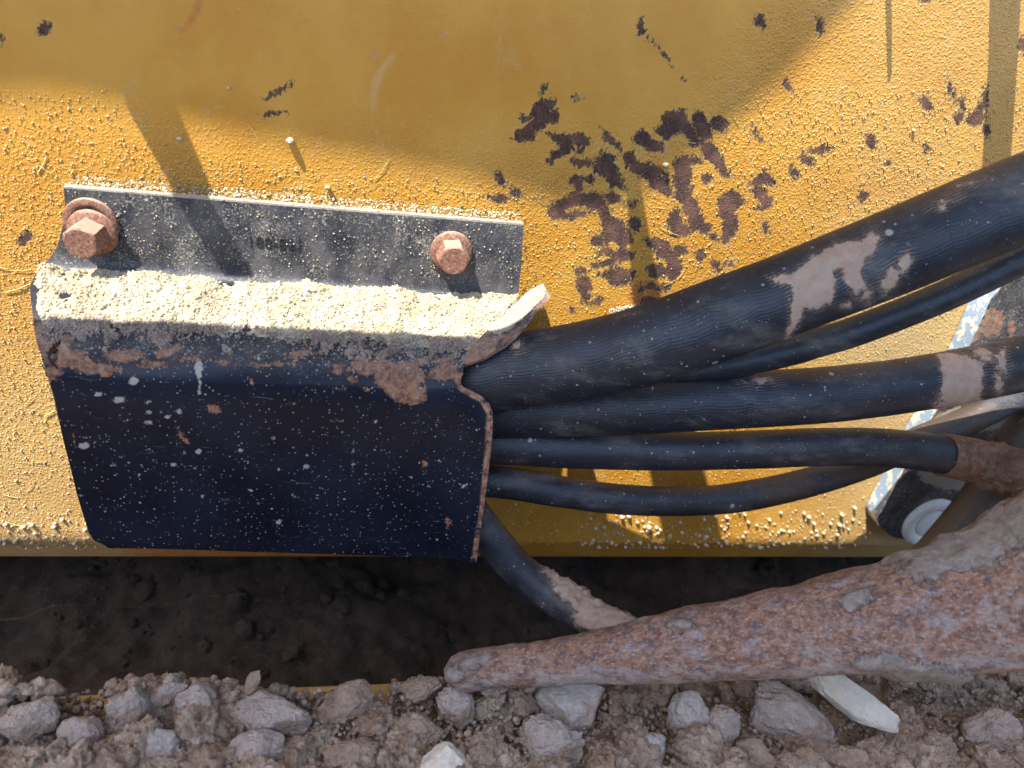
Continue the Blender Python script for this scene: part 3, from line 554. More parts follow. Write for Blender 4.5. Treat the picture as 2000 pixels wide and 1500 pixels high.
def sheet_from_edges(A, B, name, mat, parent, thick, step, sm, crease=None, attrs=None, disp=None, hole=None, raw=False):
    d = np.linalg.norm(np.diff((A+B)/2, axis=0), axis=1); s = np.concatenate([[0], np.cumsum(d)]); nv = int(s[-1]/step)+2; t = np.linspace(0, s[-1], nv)
    A = np.stack([np.interp(t, s, A[:, k]) for k in range(3)], 1); B = np.stack([np.interp(t, s, B[:, k]) for k in range(3)], 1)
    def smo(a, w):
        ker = np.hanning(2*w+3)[1:-1]; ker /= ker.sum(); o = a.copy()
        for k in range(3):
            q = a[:, k]; pad = np.concatenate([2*q[0]-q[w:0:-1], q, 2*q[-1]-q[-2:-w-2:-1]]); o[:, k] = np.convolve(pad, ker, 'valid')
        return o
    w = int(sm/step); SA, SB = smo(A, w), smo(B, max(1, w//2))
    nu = int(np.linalg.norm(B-A, axis=1).max()/step)+2; u = np.linspace(0, 1, nu)
    C = SA[:, None]*(1-u)[None, :, None]+SB[:, None]*u[None, :, None]
    if crease is not None: C = crease(C, u)
    du = np.gradient(C, axis=1); dv = np.gradient(C, axis=0); N = np.cross(dv, du); N /= np.linalg.norm(N, axis=2)[:, :, None]+1e-9
    if N[:, :, 1].mean() > 0: N = -N
    V1 = C.reshape(-1, 3); N = N.reshape(-1, 3)
    if disp is not None: V1 = V1+N*disp(V1, *proj(V1))[:, None]
    if raw: return V1, N, nu, nv
    V2 = V1-N*thick; n1 = len(V1)
    f1 = grid_faces(nu, nv); f2 = grid_faces(nu, nv, off=n1, flip=True)
    if hole is not None:
        ins = hole(*proj(V1)); keep = ~ins[f1].any(1); f1, f2 = f1[keep], f2[keep]
    e = np.concatenate([f1[:, [0, 1]], f1[:, [1, 2]], f1[:, [2, 3]], f1[:, [3, 0]]])
    key = np.minimum(e[:, 0], e[:, 1]).astype(np.int64)*n1+np.maximum(e[:, 0], e[:, 1])
    _, inv, cnt = np.unique(key, return_inverse=True, return_counts=True); e = e[cnt[inv.ravel()] == 1]
    ids = np.unique(e); mp = np.full(n1, -1); mp[ids] = np.arange(len(ids)); o3, o4 = 2*n1, 2*n1+len(ids)
    f3 = np.stack([mp[e[:, 1]]+o3, mp[e[:, 0]]+o3, mp[e[:, 0]]+o4, mp[e[:, 1]]+o4], 1)
    V = np.vstack([V1, V2, V1[ids], V2[ids]]); rim = np.concatenate([np.zeros(2*n1), np.ones(2*len(ids))])
    i0 = f1[len(f1)//2]; 
    if np.cross(V1[i0[1]]-V1[i0[0]], V1[i0[2]]-V1[i0[0]]).dot(N[i0[0]]) < 0: f1, f2, f3 = f1[:, ::-1], f2[:, ::-1], f3[:, ::-1]
    at = attrs(V, *proj(V)) if attrs else {}; at['rim'] = np.maximum(rim, at.pop('rim2', 0*rim))
    return mesh_obj(name, V, [f1, f2, f3], mat, parent, at)
GA, GB = make_guard()
def guard_crease(C, u):                       # right-hand strip of the front face is bent outwards a little
    z = C[:, :, 2]; zb = P(900, 800, 65)[2]
    w = smooth(u[None, :], .90, 1.0)*smooth(z, zb+8, zb-10)
    C = C.copy(); C[:, :, 1] -= w*4.0; return C
def guard_disp(V, px, py):
    d = fbm(V, 60, 3, 9)*.9*smooth(py, 500, 640)
    d -= 3.2*np.exp(-(((px-92)/26)**2+((py-690)/20)**2))      # dent beside the torn slot
    d += .9*np.exp(-(((px-135)/40)**2+((py-690)/45)**2))
    d -= 1.4*np.exp(-(((px-300)/130)**2+((py-700)/22)**2)); d -= 1.2*np.exp(-(((px-800)/70)**2+((py-740)/25)**2))
    return d
HOLE = [(118,664),(112,668),(104,676),(97,686),(95,696),(98,708),(104,714),(110,716),(111,700),(113,682)]
sheet_from_edges(GA, GB, 'guard_plate', BK, G, 3.2, .62, 3.0, guard_crease, battr, guard_disp, lambda x, y: poly_in(x, y, HOLE))
# torn and curled tab at the right end of the shelf
def tab():
    inn = [(893,712,60),(925,672,55),(962,634,47),(1000,598,38),(1030,572,30),(1052,559,26),(1062,556,26)]
    out = [(905,714,61),(945,700,62),(985,672,61),(1010,643,59),(1034,616,56),(1060,588,52),(1070,570,49)]
    A = np.array([P(*p) for p in inn]); B = np.array([P(*p) for p in out])
    def at(V, px, py): return dict(rust=.5+2.5*smooth(px, 1000, 920)+sdf(px, py, [(960,690,50,14,-30)], .25)*.2, mud=sdf(px, py, [(1005,605,70,22,-45),(1040,575,40,20,-40)], .25), grit=np.ones(len(V))*.8, splash=np.ones(len(V)))
    def ds(V, px, py): return fbm(V, 14, 3, 2)*1.2
    sheet_from_edges(A, B, 'torn_tab', BK, G, 2.0, .5, 2.0, None, at, ds)
tab()
g_ = np.array([P(x, y, 46) for x, y in [(80, 650), (136, 640), (150, 700), (140, 750), (90, 735), (82, 700)]]); prism('slot_shade_plate', g_, (0, 3, 0), BK, G)  # dark plate added behind the slot so it shows black like shade
# bolts
def lathe(prof, n=64):
    a = np.linspace(0, 2*math.pi, n, endpoint=False); V = np.array([(r*np.cos(t), r*np.sin(t), z) for r, z in prof for t in a]); return V, grid_faces(n, len(prof), wrap=True)
def frame(axis, spin=0):
    z = nrm(axis); x = nrm(np.cross((0, 0, 1.), z)); y = np.cross(z, x); c, s = math.cos(spin), math.sin(spin); return np.stack([x*c+y*s, -x*s+y*c, z], 1)
def rough_up(V, seed, a=.25): return V+fbm(V+seed*9, 2.5, 3, seed)[:, None]*a*nrm(np.ones(3))
def bolt(base, axis, spin, washer_at=None, fr=9.3, wr=10.2):
    R = frame(axis, spin)
    b = empty('flange_bolt', base); b.parent = G; b.location = Vector(np.asarray(base)*MM)-G.location
    def put(name, V, Fc, o=base, RR=R, sh=True):
        W = (np.asarray(V) @ RR.T)+o
        ob = mesh_obj(name, W, Fc, BO, None, smooth_sh=sh); ob.parent = b; ob.location = -(Vector(np.asarray(base)*MM)); return ob
    V, Fc = lathe([(0, 0), (fr-.6, 0), (fr, .5), (fr, 1.4), (fr-.7, 2.0), (6.8, 2.8), (6.0, 3.0), (0, 3.0)], 72); put('flange', rough_up(V, 1), Fc)
    # hexagon head with a chamfered, slightly dished crown
    rc, ra = 7.0, 6.1; a = np.arange(96)*2*math.pi/96; hexr = ra/np.cos((a % (math.pi/3))-math.pi/6)
    lay = []
    for z, k in ((2.6, 1), (10.6, 1), (11.9, None), (12.4, .90), (12.45, .80), (12.4, .6), (12.4, .3), (12.4, .001)):
        rr = np.minimum(hexr, 6.4) if k is None else (hexr if k == 1 else np.full(96, 6.4*k))
        lay.append(np.stack([rr*np.cos(a), rr*np.sin(a), np.full(96, z)], 1))
    V = np.vstack(lay); ob = put('head', rough_up(V, 2, .08), grid_faces(96, 8, wrap=True), sh=False)
    if washer_at is not None:
        V, Fc = lathe([(5, 0), (5, 1.2), (wr-.4, 1.6), (wr, 1.2), (wr, 0)], 72); put('washer', rough_up(V, 3, .15), Fc, washer_at, frame((0, -1, 0)))
bolt(P(881, 490, 18.2), (0, -1, 0), math.radians(8))
bolt(P(183, 452, 20.5), nrm((-.12, -1, -.07)), math.radians(38), P(178, 434, 18.2), 9.4, 10.0)
# stamped number
def stamp():
    cu = bpy.data.curves.new('stamped_number', 'FONT'); cu.body = '188-821'; cu.size = 6.6*MM; cu.extrude = .12*MM; cu.space_character = 1.05; cu.offset = -.00004
    o = bpy.data.objects.new('stamped_number', cu); scene.collection.objects.link(o)
    a, b = P(482, 481, 18.25), P(615, 490, 18.25); x = nrm(b-a); y = np.array((0, -1., 0)); up_ = nrm(np.cross(y, x)); 
    if up_[2] < 0: up_ = -up_
    n = np.cross(x, up_)
    o.matrix_world = Matrix([[x[i], up_[i], n[i], a[i]*MM] for i in range(3)]+[[0, 0, 0, 1]])
    dg = bpy.context.evaluated_depsgraph_get(); me = bpy.data.meshes.new_from_object(o.evaluated_get(dg)); mw = o.matrix_world.copy()
    bpy.data.objects.remove(o); me.transform(mw); me.materials.clear()
    m = Mat('stamped_dark'); me.materials.append(m.out((.014, .013, .014), .6, m.bump(m.noise(1.2, 4), .2)))
    o = bpy.data.objects.new('stamped_number', me); scene.collection.objects.link(o); o.parent = G; o.location = -G.location
stamp()

# ------------------------------------------------------------------ sand heaped on the guard
def sand():
    V, N, nu, nv = sheet_from_edges(GA, GB, '', None, None, 0, .45, 3.0, guard_crease, None, guard_disp, None, raw=True)
    px, py = proj(V); yl = py-.062*(px-70)
    gran = .38*fbm(V, 1.9, 3, 6, .75)+.3*np.abs(fbm(V, 1.0, 2, 7))
    ends = -3.5*smooth(px, 84, 62)-5*smooth((px-905)-(715-py)*.78, 5, 30)
    top = smooth(yl, 508+11*fbm(V, 12, 2, 77)+10*smooth(px, 250, 420), 536)
    lump = fbm(V, 15, 3, 4); body = top*smooth(yl, 650, 555)
    t = body*(2.1+3.2*lump+2.8*fbm(V, 6, 4, 5, .6))+top*smooth(yl, 640, 600)*.35-.3
    t = t+np.clip(t+.3, 0, 1)*gran*1.5+ends
    cover = smooth(yl, 560, 600)*smooth(yl, 712, 690)
    f = fbm(V, 6, 6, 8, .75)*4.6+.0-2.2*smooth(yl, 615, 690)+1.5*np.exp(-(((px-235)/130)**2+((yl-640)/26)**2))+.5*smooth(px, 600, 800)*smooth(yl, 680, 640)
    t2 = np.clip(f*1.1, -1, .8+.6*lump); t2 = (t2+np.clip(t2+.2, 0, 1)*gran*1.3)*cover-(1-cover)*2+ends
    def part(t, nm, mt, lb, zz):
        W = V+N*t[:, None]; W[:, 2] += np.clip(t, 0, None)*zz
        fc = grid_faces(nu, nv); fc = fc[(t[fc] > -.35).any(1) & (yl[fc] > 490).all(1) & (yl[fc] < 720).all(1)]
        ids = np.unique(fc); mp = np.full(len(V), -1); mp[ids] = np.arange(len(ids))
        tag(mesh_obj(nm, W[ids], mp[fc][:, ::-1], mt), lb, 'sand', kind='stuff'); return W
    W = part(np.where(t < 0, -.9, t), 'sand', SAND, 'pale crumbly sand heaped along the shelf of the black bracket', .3)
    W2 = part(np.where(t2 < 0, -.9, t2), 'sand_shade_crust', SHADE_CRUST, 'sand crust on the bend, coloured brown as shade, below the pale sand heap', .1)
    v2, f2 = ICO[2]; v1, f1 = ICO[1]
    def crumbs(cand, W, n, nm, mt, lb, rs):
        CV, CF = [], []; off = 0
        for i in rng.choice(cand, n):
            r = rs[0]+rs[1]*rng.random()**2.5; v, fc = (v2, f2) if r > .5 else (v1, f1)
            CV.append((v*(1+.3*rng.random((len(v), 1)))*r) @ rotm(rng)+W[i]+N[i]*r*.3); CF.append(fc+off); off += len(v)
        tag(mesh_obj(nm, np.vstack(CV), np.vstack(CF), mt, smooth_sh=False), lb, 'sand', kind='stuff')
    crumbs(np.where((t > .2) & (yl > 500) & (yl < 640))[0], W, 15000, 'sand_crumbs', SAND, 'loose sand crumbs lying over the pale sand on the black bracket', (.14, .42))
    crumbs(np.where(((t2 > .2) | (rng.random(len(t)) < .09*smooth(yl, 712, 630))) & (yl > 610) & (yl < 712) & (px > 75) & (px < 900-(py-715)*.8))[0], np.where(t2[:, None] > 0, W2, V), 9000, 'shade_crust_crumbs', SHADE_CRUST, 'loose sand crumbs coloured brown as shade on the bend below the sand', (.12, .42))
    # a thin line of grains along the top edge of the flange
    CV, CF = [], []; off = 0
    a, b = P(124, 364, 16.5), P(1023, 437, 16.5)
    for k in range(1500):
        s = rng.random(); p = a+(b-a)*s; r = .2+.45*rng.random()**2*(.6+.8*rng.random())
        p = p+np.array((0, rng.uniform(-1.3, 14), r*.4+abs(rng.normal())*.3*(s > .25))); CV.append((v1*r) @ rotm(rng)+p); CF.append(f1+off); off += len(v1)
    for k in range(900):      # grains caught on the flange face
        s = rng.random(); q = rng.random(); x = 130+880*s; y = 372+.08*(x-125)+q*135; r = .13+.3*rng.random()**3
        CV.append((v1*r) @ rotm(rng)+P(x, y, 18+r*.5)); CF.append(f1+off); off += len(v1)
    for k in range(700):      # sand behind the big hose
        x = rng.uniform(1190, 1290); y = 604+rng.uniform(-8, 30)+abs(x-1240)*.12; r = .3+.5*rng.random(); CV.append((v1*r) @ rotm(rng)+P(x, y, 1+3*rng.random())); CF.append(f1+off); off += len(v1)
    tag(mesh_obj('sand_line', np.vstack(CV), np.vstack(CF), SAND, smooth_sh=False), 'fine line of sand grains along the top edge of the bracket flange', 'sand', kind='stuff')
sand()

# ------------------------------------------------------------------ hoses
def hose(label, pts, rad, mat, mud=(), rust=(), lump=0, nu=84, step=1.0, name='hydraulic_hose', group='hydraulic hoses', cat='hose', root=True):
    V, Fl, uv, N = tube(pts, rad, step, nu); px, py = proj(V)
    V = V+N*(fbm(V, 45, 2, 31)*.35)[:, None]
    ms = sdf(px, py, mud, .25) if mud else np.full(len(V), -12.); rs = sdf(px, py, rust, .25) if rust else np.full(len(V), -12.)
    face = (N @ nrm(CAM-V.mean(0))) > -.2; ms = np.where(face, ms, -12); 
    if lump:
        k = np.clip(smooth(ms+fbm(V, 9, 4, 3)*4, -.5, 2.5), 0, 1); V = V+N*(k*lump*(.6+.7*fbm(V, 6, 3, 8)+.35*fbm(V, 2, 3, 9, .7)*2.2))[:, None]
    o = mesh_obj(name, V, Fl, mat, None, dict(mud=ms, rust=rs), uv)
    if root: tag(o, label, cat, group)
    return o
def catr(pts): return pts
hose('thickest ribbed black hose, topmost of the bundle, with a tan mud splash',
     [(160,700,34),(450,728,36),(800,768,39),(900,748,44),(1000,727,53),(1100,711,62),(1200,691,71),(1300,662,77),(1400,626,81),(1500,590,85),(1600,551,88),(1700,511,91),(1800,470,94),(1900,428,96),(2010,384,98),(2150,330,100),(2450,215,102),(2800,90,102)],
     [15.5,15.5,15.8,16.6,16.6,16.5,16.4]+[16.3]*11, RB, mud=[[(1500,542),(1550,532),(1590,502),(1635,475),(1683,467),(1700,452),(1720,458),(1716,484),(1694,502),(1682,530),(1692,560),(1672,578),(1656,556),(1640,524),(1628,526),(1634,560),(1624,592),(1595,602),(1570,602),(1560,632),(1536,668),(1542,620),(1546,590),(1543,558),(1508,552)],(1655,597,9,7,0),(1692,578,9,13,30),(1738,545,14,26,25),(1010,672,8,10,0),(1846,392,16,5,-20),(1840,405,8,8,0),(1890,358,16,5,-15),(1765,515,20,12,-60)], lump=.55)
hose('slim smooth black hose running just below the thickest hose',
     [(1250,735,50),(1390,718,58),(1533,688,64),(1600,668,67),(1667,648,69),(1800,597,74),(1900,553,77),(1997,503,80),(2150,425,84),(2450,285,86),(2800,140,86)], [6.7]*11, RS)
hose('ribbed black hose, second thickest, with a dried grey mud cuff near its right end',
     [(800,815,30),(900,812,34),(1000,803,39),(1100,799,45),(1200,795,52),(1300,789,58),(1400,783,61),(1500,778,62),(1600,772,62),(1700,762,61),(1800,748,62),(1900,730,63),(2010,708,64),(2150,675,66),(2450,600,68),(2800,520,70)],
     [13.3]*16, RB, mud=[[(1828,686),(1880,694),(1924,708),(1918,745),(1916,790),(1850,806),(1812,809),(1836,780),(1842,750),(1836,715)],(1958,705,9,22,0),(1950,740,6,26,0),(1920,690,20,10,20),(1485,745,20,6,0)], lump=.5)
hose('medium black hose below the second thickest, ending in a rusty mud-caked fitting',
     [(800,862,36),(900,866,39),(1000,869,43),(1100,875,47),(1200,879,50),(1300,881,53),(1400,880,55),(1500,877,57),(1600,873,59),(1700,873,61),(1780,879,63),(1860,891,65)],
     [9.9,9.9,9.8,9.8,9.7,9.6,9.5,9.5,9.5,9.6,9.8,10.0], RB2, rust=[(1755,848,28,12,15),(1760,835,20,9,0)])
hose('slender black hose sagging below the medium hose, lowest of the near-level hoses',
     [(800,935,34),(900,936,38),(1000,944,42),(1100,961,45),(1200,974,46),(1300,979,47),(1400,976,46),(1500,961,44),(1600,936,42),(1700,903,39),(1800,858,35),(1880,826,32),(1960,788,29),(2100,730,25),(2400,600,20),(2750,470,18)],
     [7.9]*16, RB2, rust=[(1540,960,60,30,-10),(1700,900,90,40,-20),(1860,830,90,40,-20)])
hose('short black hose slanting down from behind the bracket, caked with mud at its foot',
     [(860,925,36),(900,975,40),(940,1028,44),(1000,1100,53),(1060,1150,63),(1130,1192,76),(1200,1228,90),(1290,1268,104)],
     [9.3]*8, RB2, mud=[(1080,1120,28,14,50),(1110,1150,40,26,42),(1150,1185,52,24,35),(1200,1212,50,24,25),(1160,1210,40,24,20)], lump=2.4)
hose('dark hose behind the rusty fitting, dropping from right edge toward the ground',
     [(2420,200,16),(2250,460,18),(2120,650,22),(2020,820,30),(1968,905,36),(1915,985,44),(1850,1065,55),(1780,1150,70)], [12.5]*8, RB2, rust=[(1960,900,90,120,30),(1850,1040,90,90,0)])
# ------------------------------------------------------------------ rusty fitting
def fitting():
    e = empty('hose_fitting', P(1925, 910, 66)); tag(e, 'rusty steel hose fitting caked in brown mud at the right edge', 'hose fitting')
    m = Mat('brown_rust'); c = m.mix(m.ramp(m.noise(.12, 5, .7), .35, .65), (.10, .045, .022), (.20, .10, .055)); c = m.mix(m.ramp(m.noise(.4, 5), .5, .7), c, (.24, .15, .10))
    mt = m.out(c, .7, m.bump(m.noise(.7, 6, .7), .8))
    V, Fl, uv, N = tube([(1841,888,64.5),(1880,895,65.5),(1930,906,67),(2010,926,69),(2120,950,72),(2400,1010,78),(2750,1080,84)], [11.0,11.4,11.6,12.0,12.2,12.2,12.2], 1.0, 84)
    px, py = proj(V); V = V+N*(fbm(V, 8, 4, 2)*.5)[:, None]; o = mesh_obj('collar', V, Fl, mt, None, None, uv); o.parent = e; o.location = -e.location
    V, Fl, uv, N = tube([(1905,905,68),(1950,915,71),(2010,928,72),(2120,950,74),(2350,1000,77)], [9.5,12.2,13.3,13.5,11.5], .9, 90); 
    V = V+N*(fbm(V, 13, 5, 5, .6)*6.5+fbm(V, 4, 4, 6, .65)*3.2-.6)[:, None]
    mm_ = mat_soil('brown_mud', (.13, .075, .045), (.22, .14, .095), (.27, .19, .14), 1, .8); o = mesh_obj('mud_crust', V, Fl, mm_, None, None, uv); o.parent = e; o.location = -e.location
fitting()
# ------------------------------------------------------------------ lug plate welded to the panel
def lug():
    e = empty('lug_plate', P(1800, 900, 0)); tag(e, 'black painted lug plate with sunlit-coloured edge and cream ring, behind the hoses at right', 'lug plate')
    out = [(2450,60),(2010,500),(1936,585),(1897,672),(1850,770),(1795,858),(1762,925),(1742,962),(1722,1000),(1714,1012),(1718,1028),(1734,1044),(1754,1053),(1776,1052),(1800,1040),(1850,1000),(2300,1000),(2600,700)]
    h = 13
    pts = np.array([P(x, y, h) for x, y in out])
    # face: dense grid so that the dirt can be placed
    xs = np.arange(pts[:, 0].min(), pts[:, 0].max(), 1.0); zs = np.arange(pts[:, 2].min(), pts[:, 2].max(), 1.0)
    prism('body', pts, (0, h+1, 0), BK, e)
    V = np.stack([np.tile(xs, len(zs)), np.full(len(xs)*len(zs), -h-.25), np.repeat(zs, len(xs))], 1); px, py = proj(V); ins = poly_in(px, py, out)
    f = grid_faces(len(xs), len(zs), flip=True); f = f[ins[f].all(1)]
    if len(f):
        ids = np.unique(f); mp = np.full(len(V), -1); mp[ids] = np.arange(len(ids)); V = V[ids]; f = mp[f]; px, py = px[ids], py[ids]
        nn = np.cross(V[f[0][1]]-V[f[0][0]], V[f[0][2]]-V[f[0][0]]); f = f if nn[1] < 0 else f[:, ::-1]
        at = dict(rust=sdf(px, py, [(1930,630,35,30,0),(1975,640,10,22,0),(1900,655,16,16,0)], .25), mud=sdf(px, py, [(1850,930,60,26,10),(1860,820,60,20,-20),(1960,800,60,24,-40)], .25), grit=np.ones(len(V)), splash=np.ones(len(V)), rim=np.zeros(len(V)))
        o = mesh_obj('face', V, f, BK, None, at); o.parent = e; o.location = -e.location
    # edge strip facing up and left, its sunlit paleness painted into the colour
    m = Mat('sunlit_edge'); c = m.mix(m.ramp(m.noise(.16, 5, .65), .50, .56), (.20, .27, .36), (.66, .55, .40)); mt = m.out(c, .5, m.bump(m.noise(.8, 4), .3))
    st = out[1:11]; W = []
    for x, y in st: a = P(x, y, h+.35); W.append(a)
    W = np.array(W); T = np.gradient(W, axis=0); T /= np.linalg.norm(T, axis=1)[:, None]; nrmw = np.cross(T, (0, 1., 0)); nrmw *= np.sign(-nrmw[:, [0]])
    W = W+nrmw*.35; Wb = W.copy(); Wb[:, 1] = -.6; k = len(W); i = np.arange(k-1)
    V = np.vstack([W, Wb]); f = np.stack([i, i+1, i+1+k, i+k], 1); nn = np.cross(V[f[0][1]]-V[f[0][0]], V[f[0][2]]-V[f[0][0]]); f = f if nn[0] < 0 else f[:, ::-1]
    o = mesh_obj('edge', V, f, mt, None); o.parent = e; o.location = -e.location
    # cream ring
    c0 = P(1815, 1030, h+3); R_ = frame((0, -1, 0)); V, Fc = lathe([(11, 0), (11, 2.5), (12.5, 3.6), (17, 3.6), (18.6, 2.4), (18.8, 0)], 96)
    o = mesh_obj('ring', (V @ R_.T)+P(1814, 1018, h), Fc, WHITE, None); o.parent = e; o.location = -e.location
    V, Fc = lathe([(0, 3), (9.6, 3), (10.5, 2.2), (10.5, 0)], 64); o = mesh_obj('pin_head', (V @ R_.T)+P(1814, 1018, h), Fc, WHITE, None); o.parent = e; o.location = -e.location
lug()
# ------------------------------------------------------------------ rusty bar in the foreground
def bar():
    pts = [(872,1318,128),(900,1312,129),(960,1303,131),(1040,1296,134),(1150,1283,138),(1300,1268,143),(1450,1246,149),(1600,1222,155),(1750,1206,160),(1880,1182,163),(2010,1142,165),(2180,1060,168),(2500,930,168),(2850,800,166)]
    dia = [20,74,84,88,100,128,155,182,208,246,292,330,372,405]
    rad = [d*depth(P(*p))/F/2 for p, d in zip(pts, dia)]
    V, Fl, uv, N = tube(pts, rad, 1.0, 200); px, py = proj(V)
    ms = sdf(px, py, [(1880,1085,120,36,-14),(1780,1100,60,14,8),(1980,1030,90,45,-25),(925,1290,40,16,-25),(895,1318,22,16,0),(1668,1172,38,20,-20),(1245,1207,26,8,-5),(1340,1225,20,8,0),(1790,1310,120,26,10)], .22)
    V = V+N*(fbm(V, 40, 3, 12)*2.4+fbm(V, 9, 5, 13, .6)*1.1)[:, None]
    k = smooth(ms+fbm(V, 14, 4, 14)*4, -.8, 2.0); V = V+N*(k*(2.4+1.8*fbm(V, 9, 4, 15)))[:, None]
    o = mesh_obj('rusty_bar', V, Fl, RU, None, dict(mud=ms, scuff=smooth(-N[:, 2]+.5*fbm(V, 24, 4, 44), -1.0, 0)), uv); tag(o, 'thick rusty steel bar slanting up to the right, caked with grey mud', 'bar')
bar()
# ------------------------------------------------------------------ yellow beam under the rubble
pb = P(400, 1343, 112); ZB = pb[2]
def beam():
    V = []; xs = np.linspace(-600, 700, 300); pr = [(-112, ZB-70), (-112, ZB-3), (-112.9, ZB-.9), (-115, ZB), (-150, ZB), (-300, ZB-1), (-300, ZB-70)]
    V = np.array([(x, y, z) for y, z in pr for x in xs]); px, py = proj(V); n = len(V)
    o = mesh_obj('yellow_beam', V, grid_faces(len(xs), len(pr)), Y, None, dict(chip=sdf(px, py, [(240,1346,30,5,0),(300,1344,20,5,0)], .25), stain_reflection=np.full(n, -12.), dust=np.full(n, .75), grit=np.ones(n)))
    tag(o, 'yellow painted machine beam almost buried in rubble below the rusty bar', 'beam')
beam()
# ------------------------------------------------------------------ ground: soil pit, darkened as shade, behind the beam, rubble in front
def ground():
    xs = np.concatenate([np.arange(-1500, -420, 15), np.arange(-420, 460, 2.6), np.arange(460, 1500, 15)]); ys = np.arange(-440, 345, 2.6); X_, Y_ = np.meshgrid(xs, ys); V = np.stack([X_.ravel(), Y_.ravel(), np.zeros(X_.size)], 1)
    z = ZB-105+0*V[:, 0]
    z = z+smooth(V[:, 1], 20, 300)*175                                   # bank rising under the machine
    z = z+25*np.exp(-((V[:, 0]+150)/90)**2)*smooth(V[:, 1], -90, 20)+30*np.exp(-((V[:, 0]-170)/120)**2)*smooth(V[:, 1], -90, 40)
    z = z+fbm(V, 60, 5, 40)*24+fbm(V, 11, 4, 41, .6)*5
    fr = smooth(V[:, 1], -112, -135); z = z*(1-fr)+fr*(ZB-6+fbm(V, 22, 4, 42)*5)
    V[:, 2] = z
    o = mesh_obj('ground', V, grid_faces(len(xs), len(ys)), SHADE_SOIL); o['kind'] = 'structure'; o['label'] = 'loose soil under the machine and beneath the rubble, coloured dark as shade'
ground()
def bed():
    xs = np.concatenate([np.arange(-600, -300, 5), np.arange(-300, 330, 1.25), np.arange(330, 700, 5)]); ys = np.arange(-300, -111, 1.25); X_, Y_ = np.meshgrid(xs, ys); V = np.stack([X_.ravel(), Y_.ravel(), np.full(X_.size, ZB)], 1); px, py = proj(V)
    z = 2.4+3.8*fbm(V, 18, 3, 61)+3.8*fbm(V, 6, 4, 62, .7)+2.6*fbm(V, 2.6, 3, 63, .75)
    z -= 7*smooth(sdf(px, py, [(165, 1352, 85, 16, 0), (742, 1368, 40, 18, 0), (445, 1350, 26, 10, 0), (600, 1350, 40, 9, 0)], .25), -1.5, 1)
    z -= 9*smooth(V[:, 1], -123+5*fbm(V, 14, 2, 66), -113)*(px < 900)
    V[:, 2] += z
    tag(mesh_obj('loose_soil', V, grid_faces(len(xs), len(ys)), SOIL), 'packed crumbly brown soil lying on the yellow beam', 'soil', kind='stuff')
bed()
def bank():  # added out of view to cut low skylight on the lower parts
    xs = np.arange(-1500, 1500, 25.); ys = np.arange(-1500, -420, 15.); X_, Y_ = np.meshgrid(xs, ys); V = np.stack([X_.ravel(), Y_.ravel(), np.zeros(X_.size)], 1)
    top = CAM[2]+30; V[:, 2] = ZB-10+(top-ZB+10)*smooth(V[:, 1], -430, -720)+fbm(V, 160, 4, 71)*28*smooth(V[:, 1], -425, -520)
    o = mesh_obj('sky_block_bank', V, grid_faces(len(xs), len(ys)), SHADE_SOIL); o['kind'] = 'structure'; o['label'] = 'unseen dark bank behind the camera, added to block low sky'
bank()
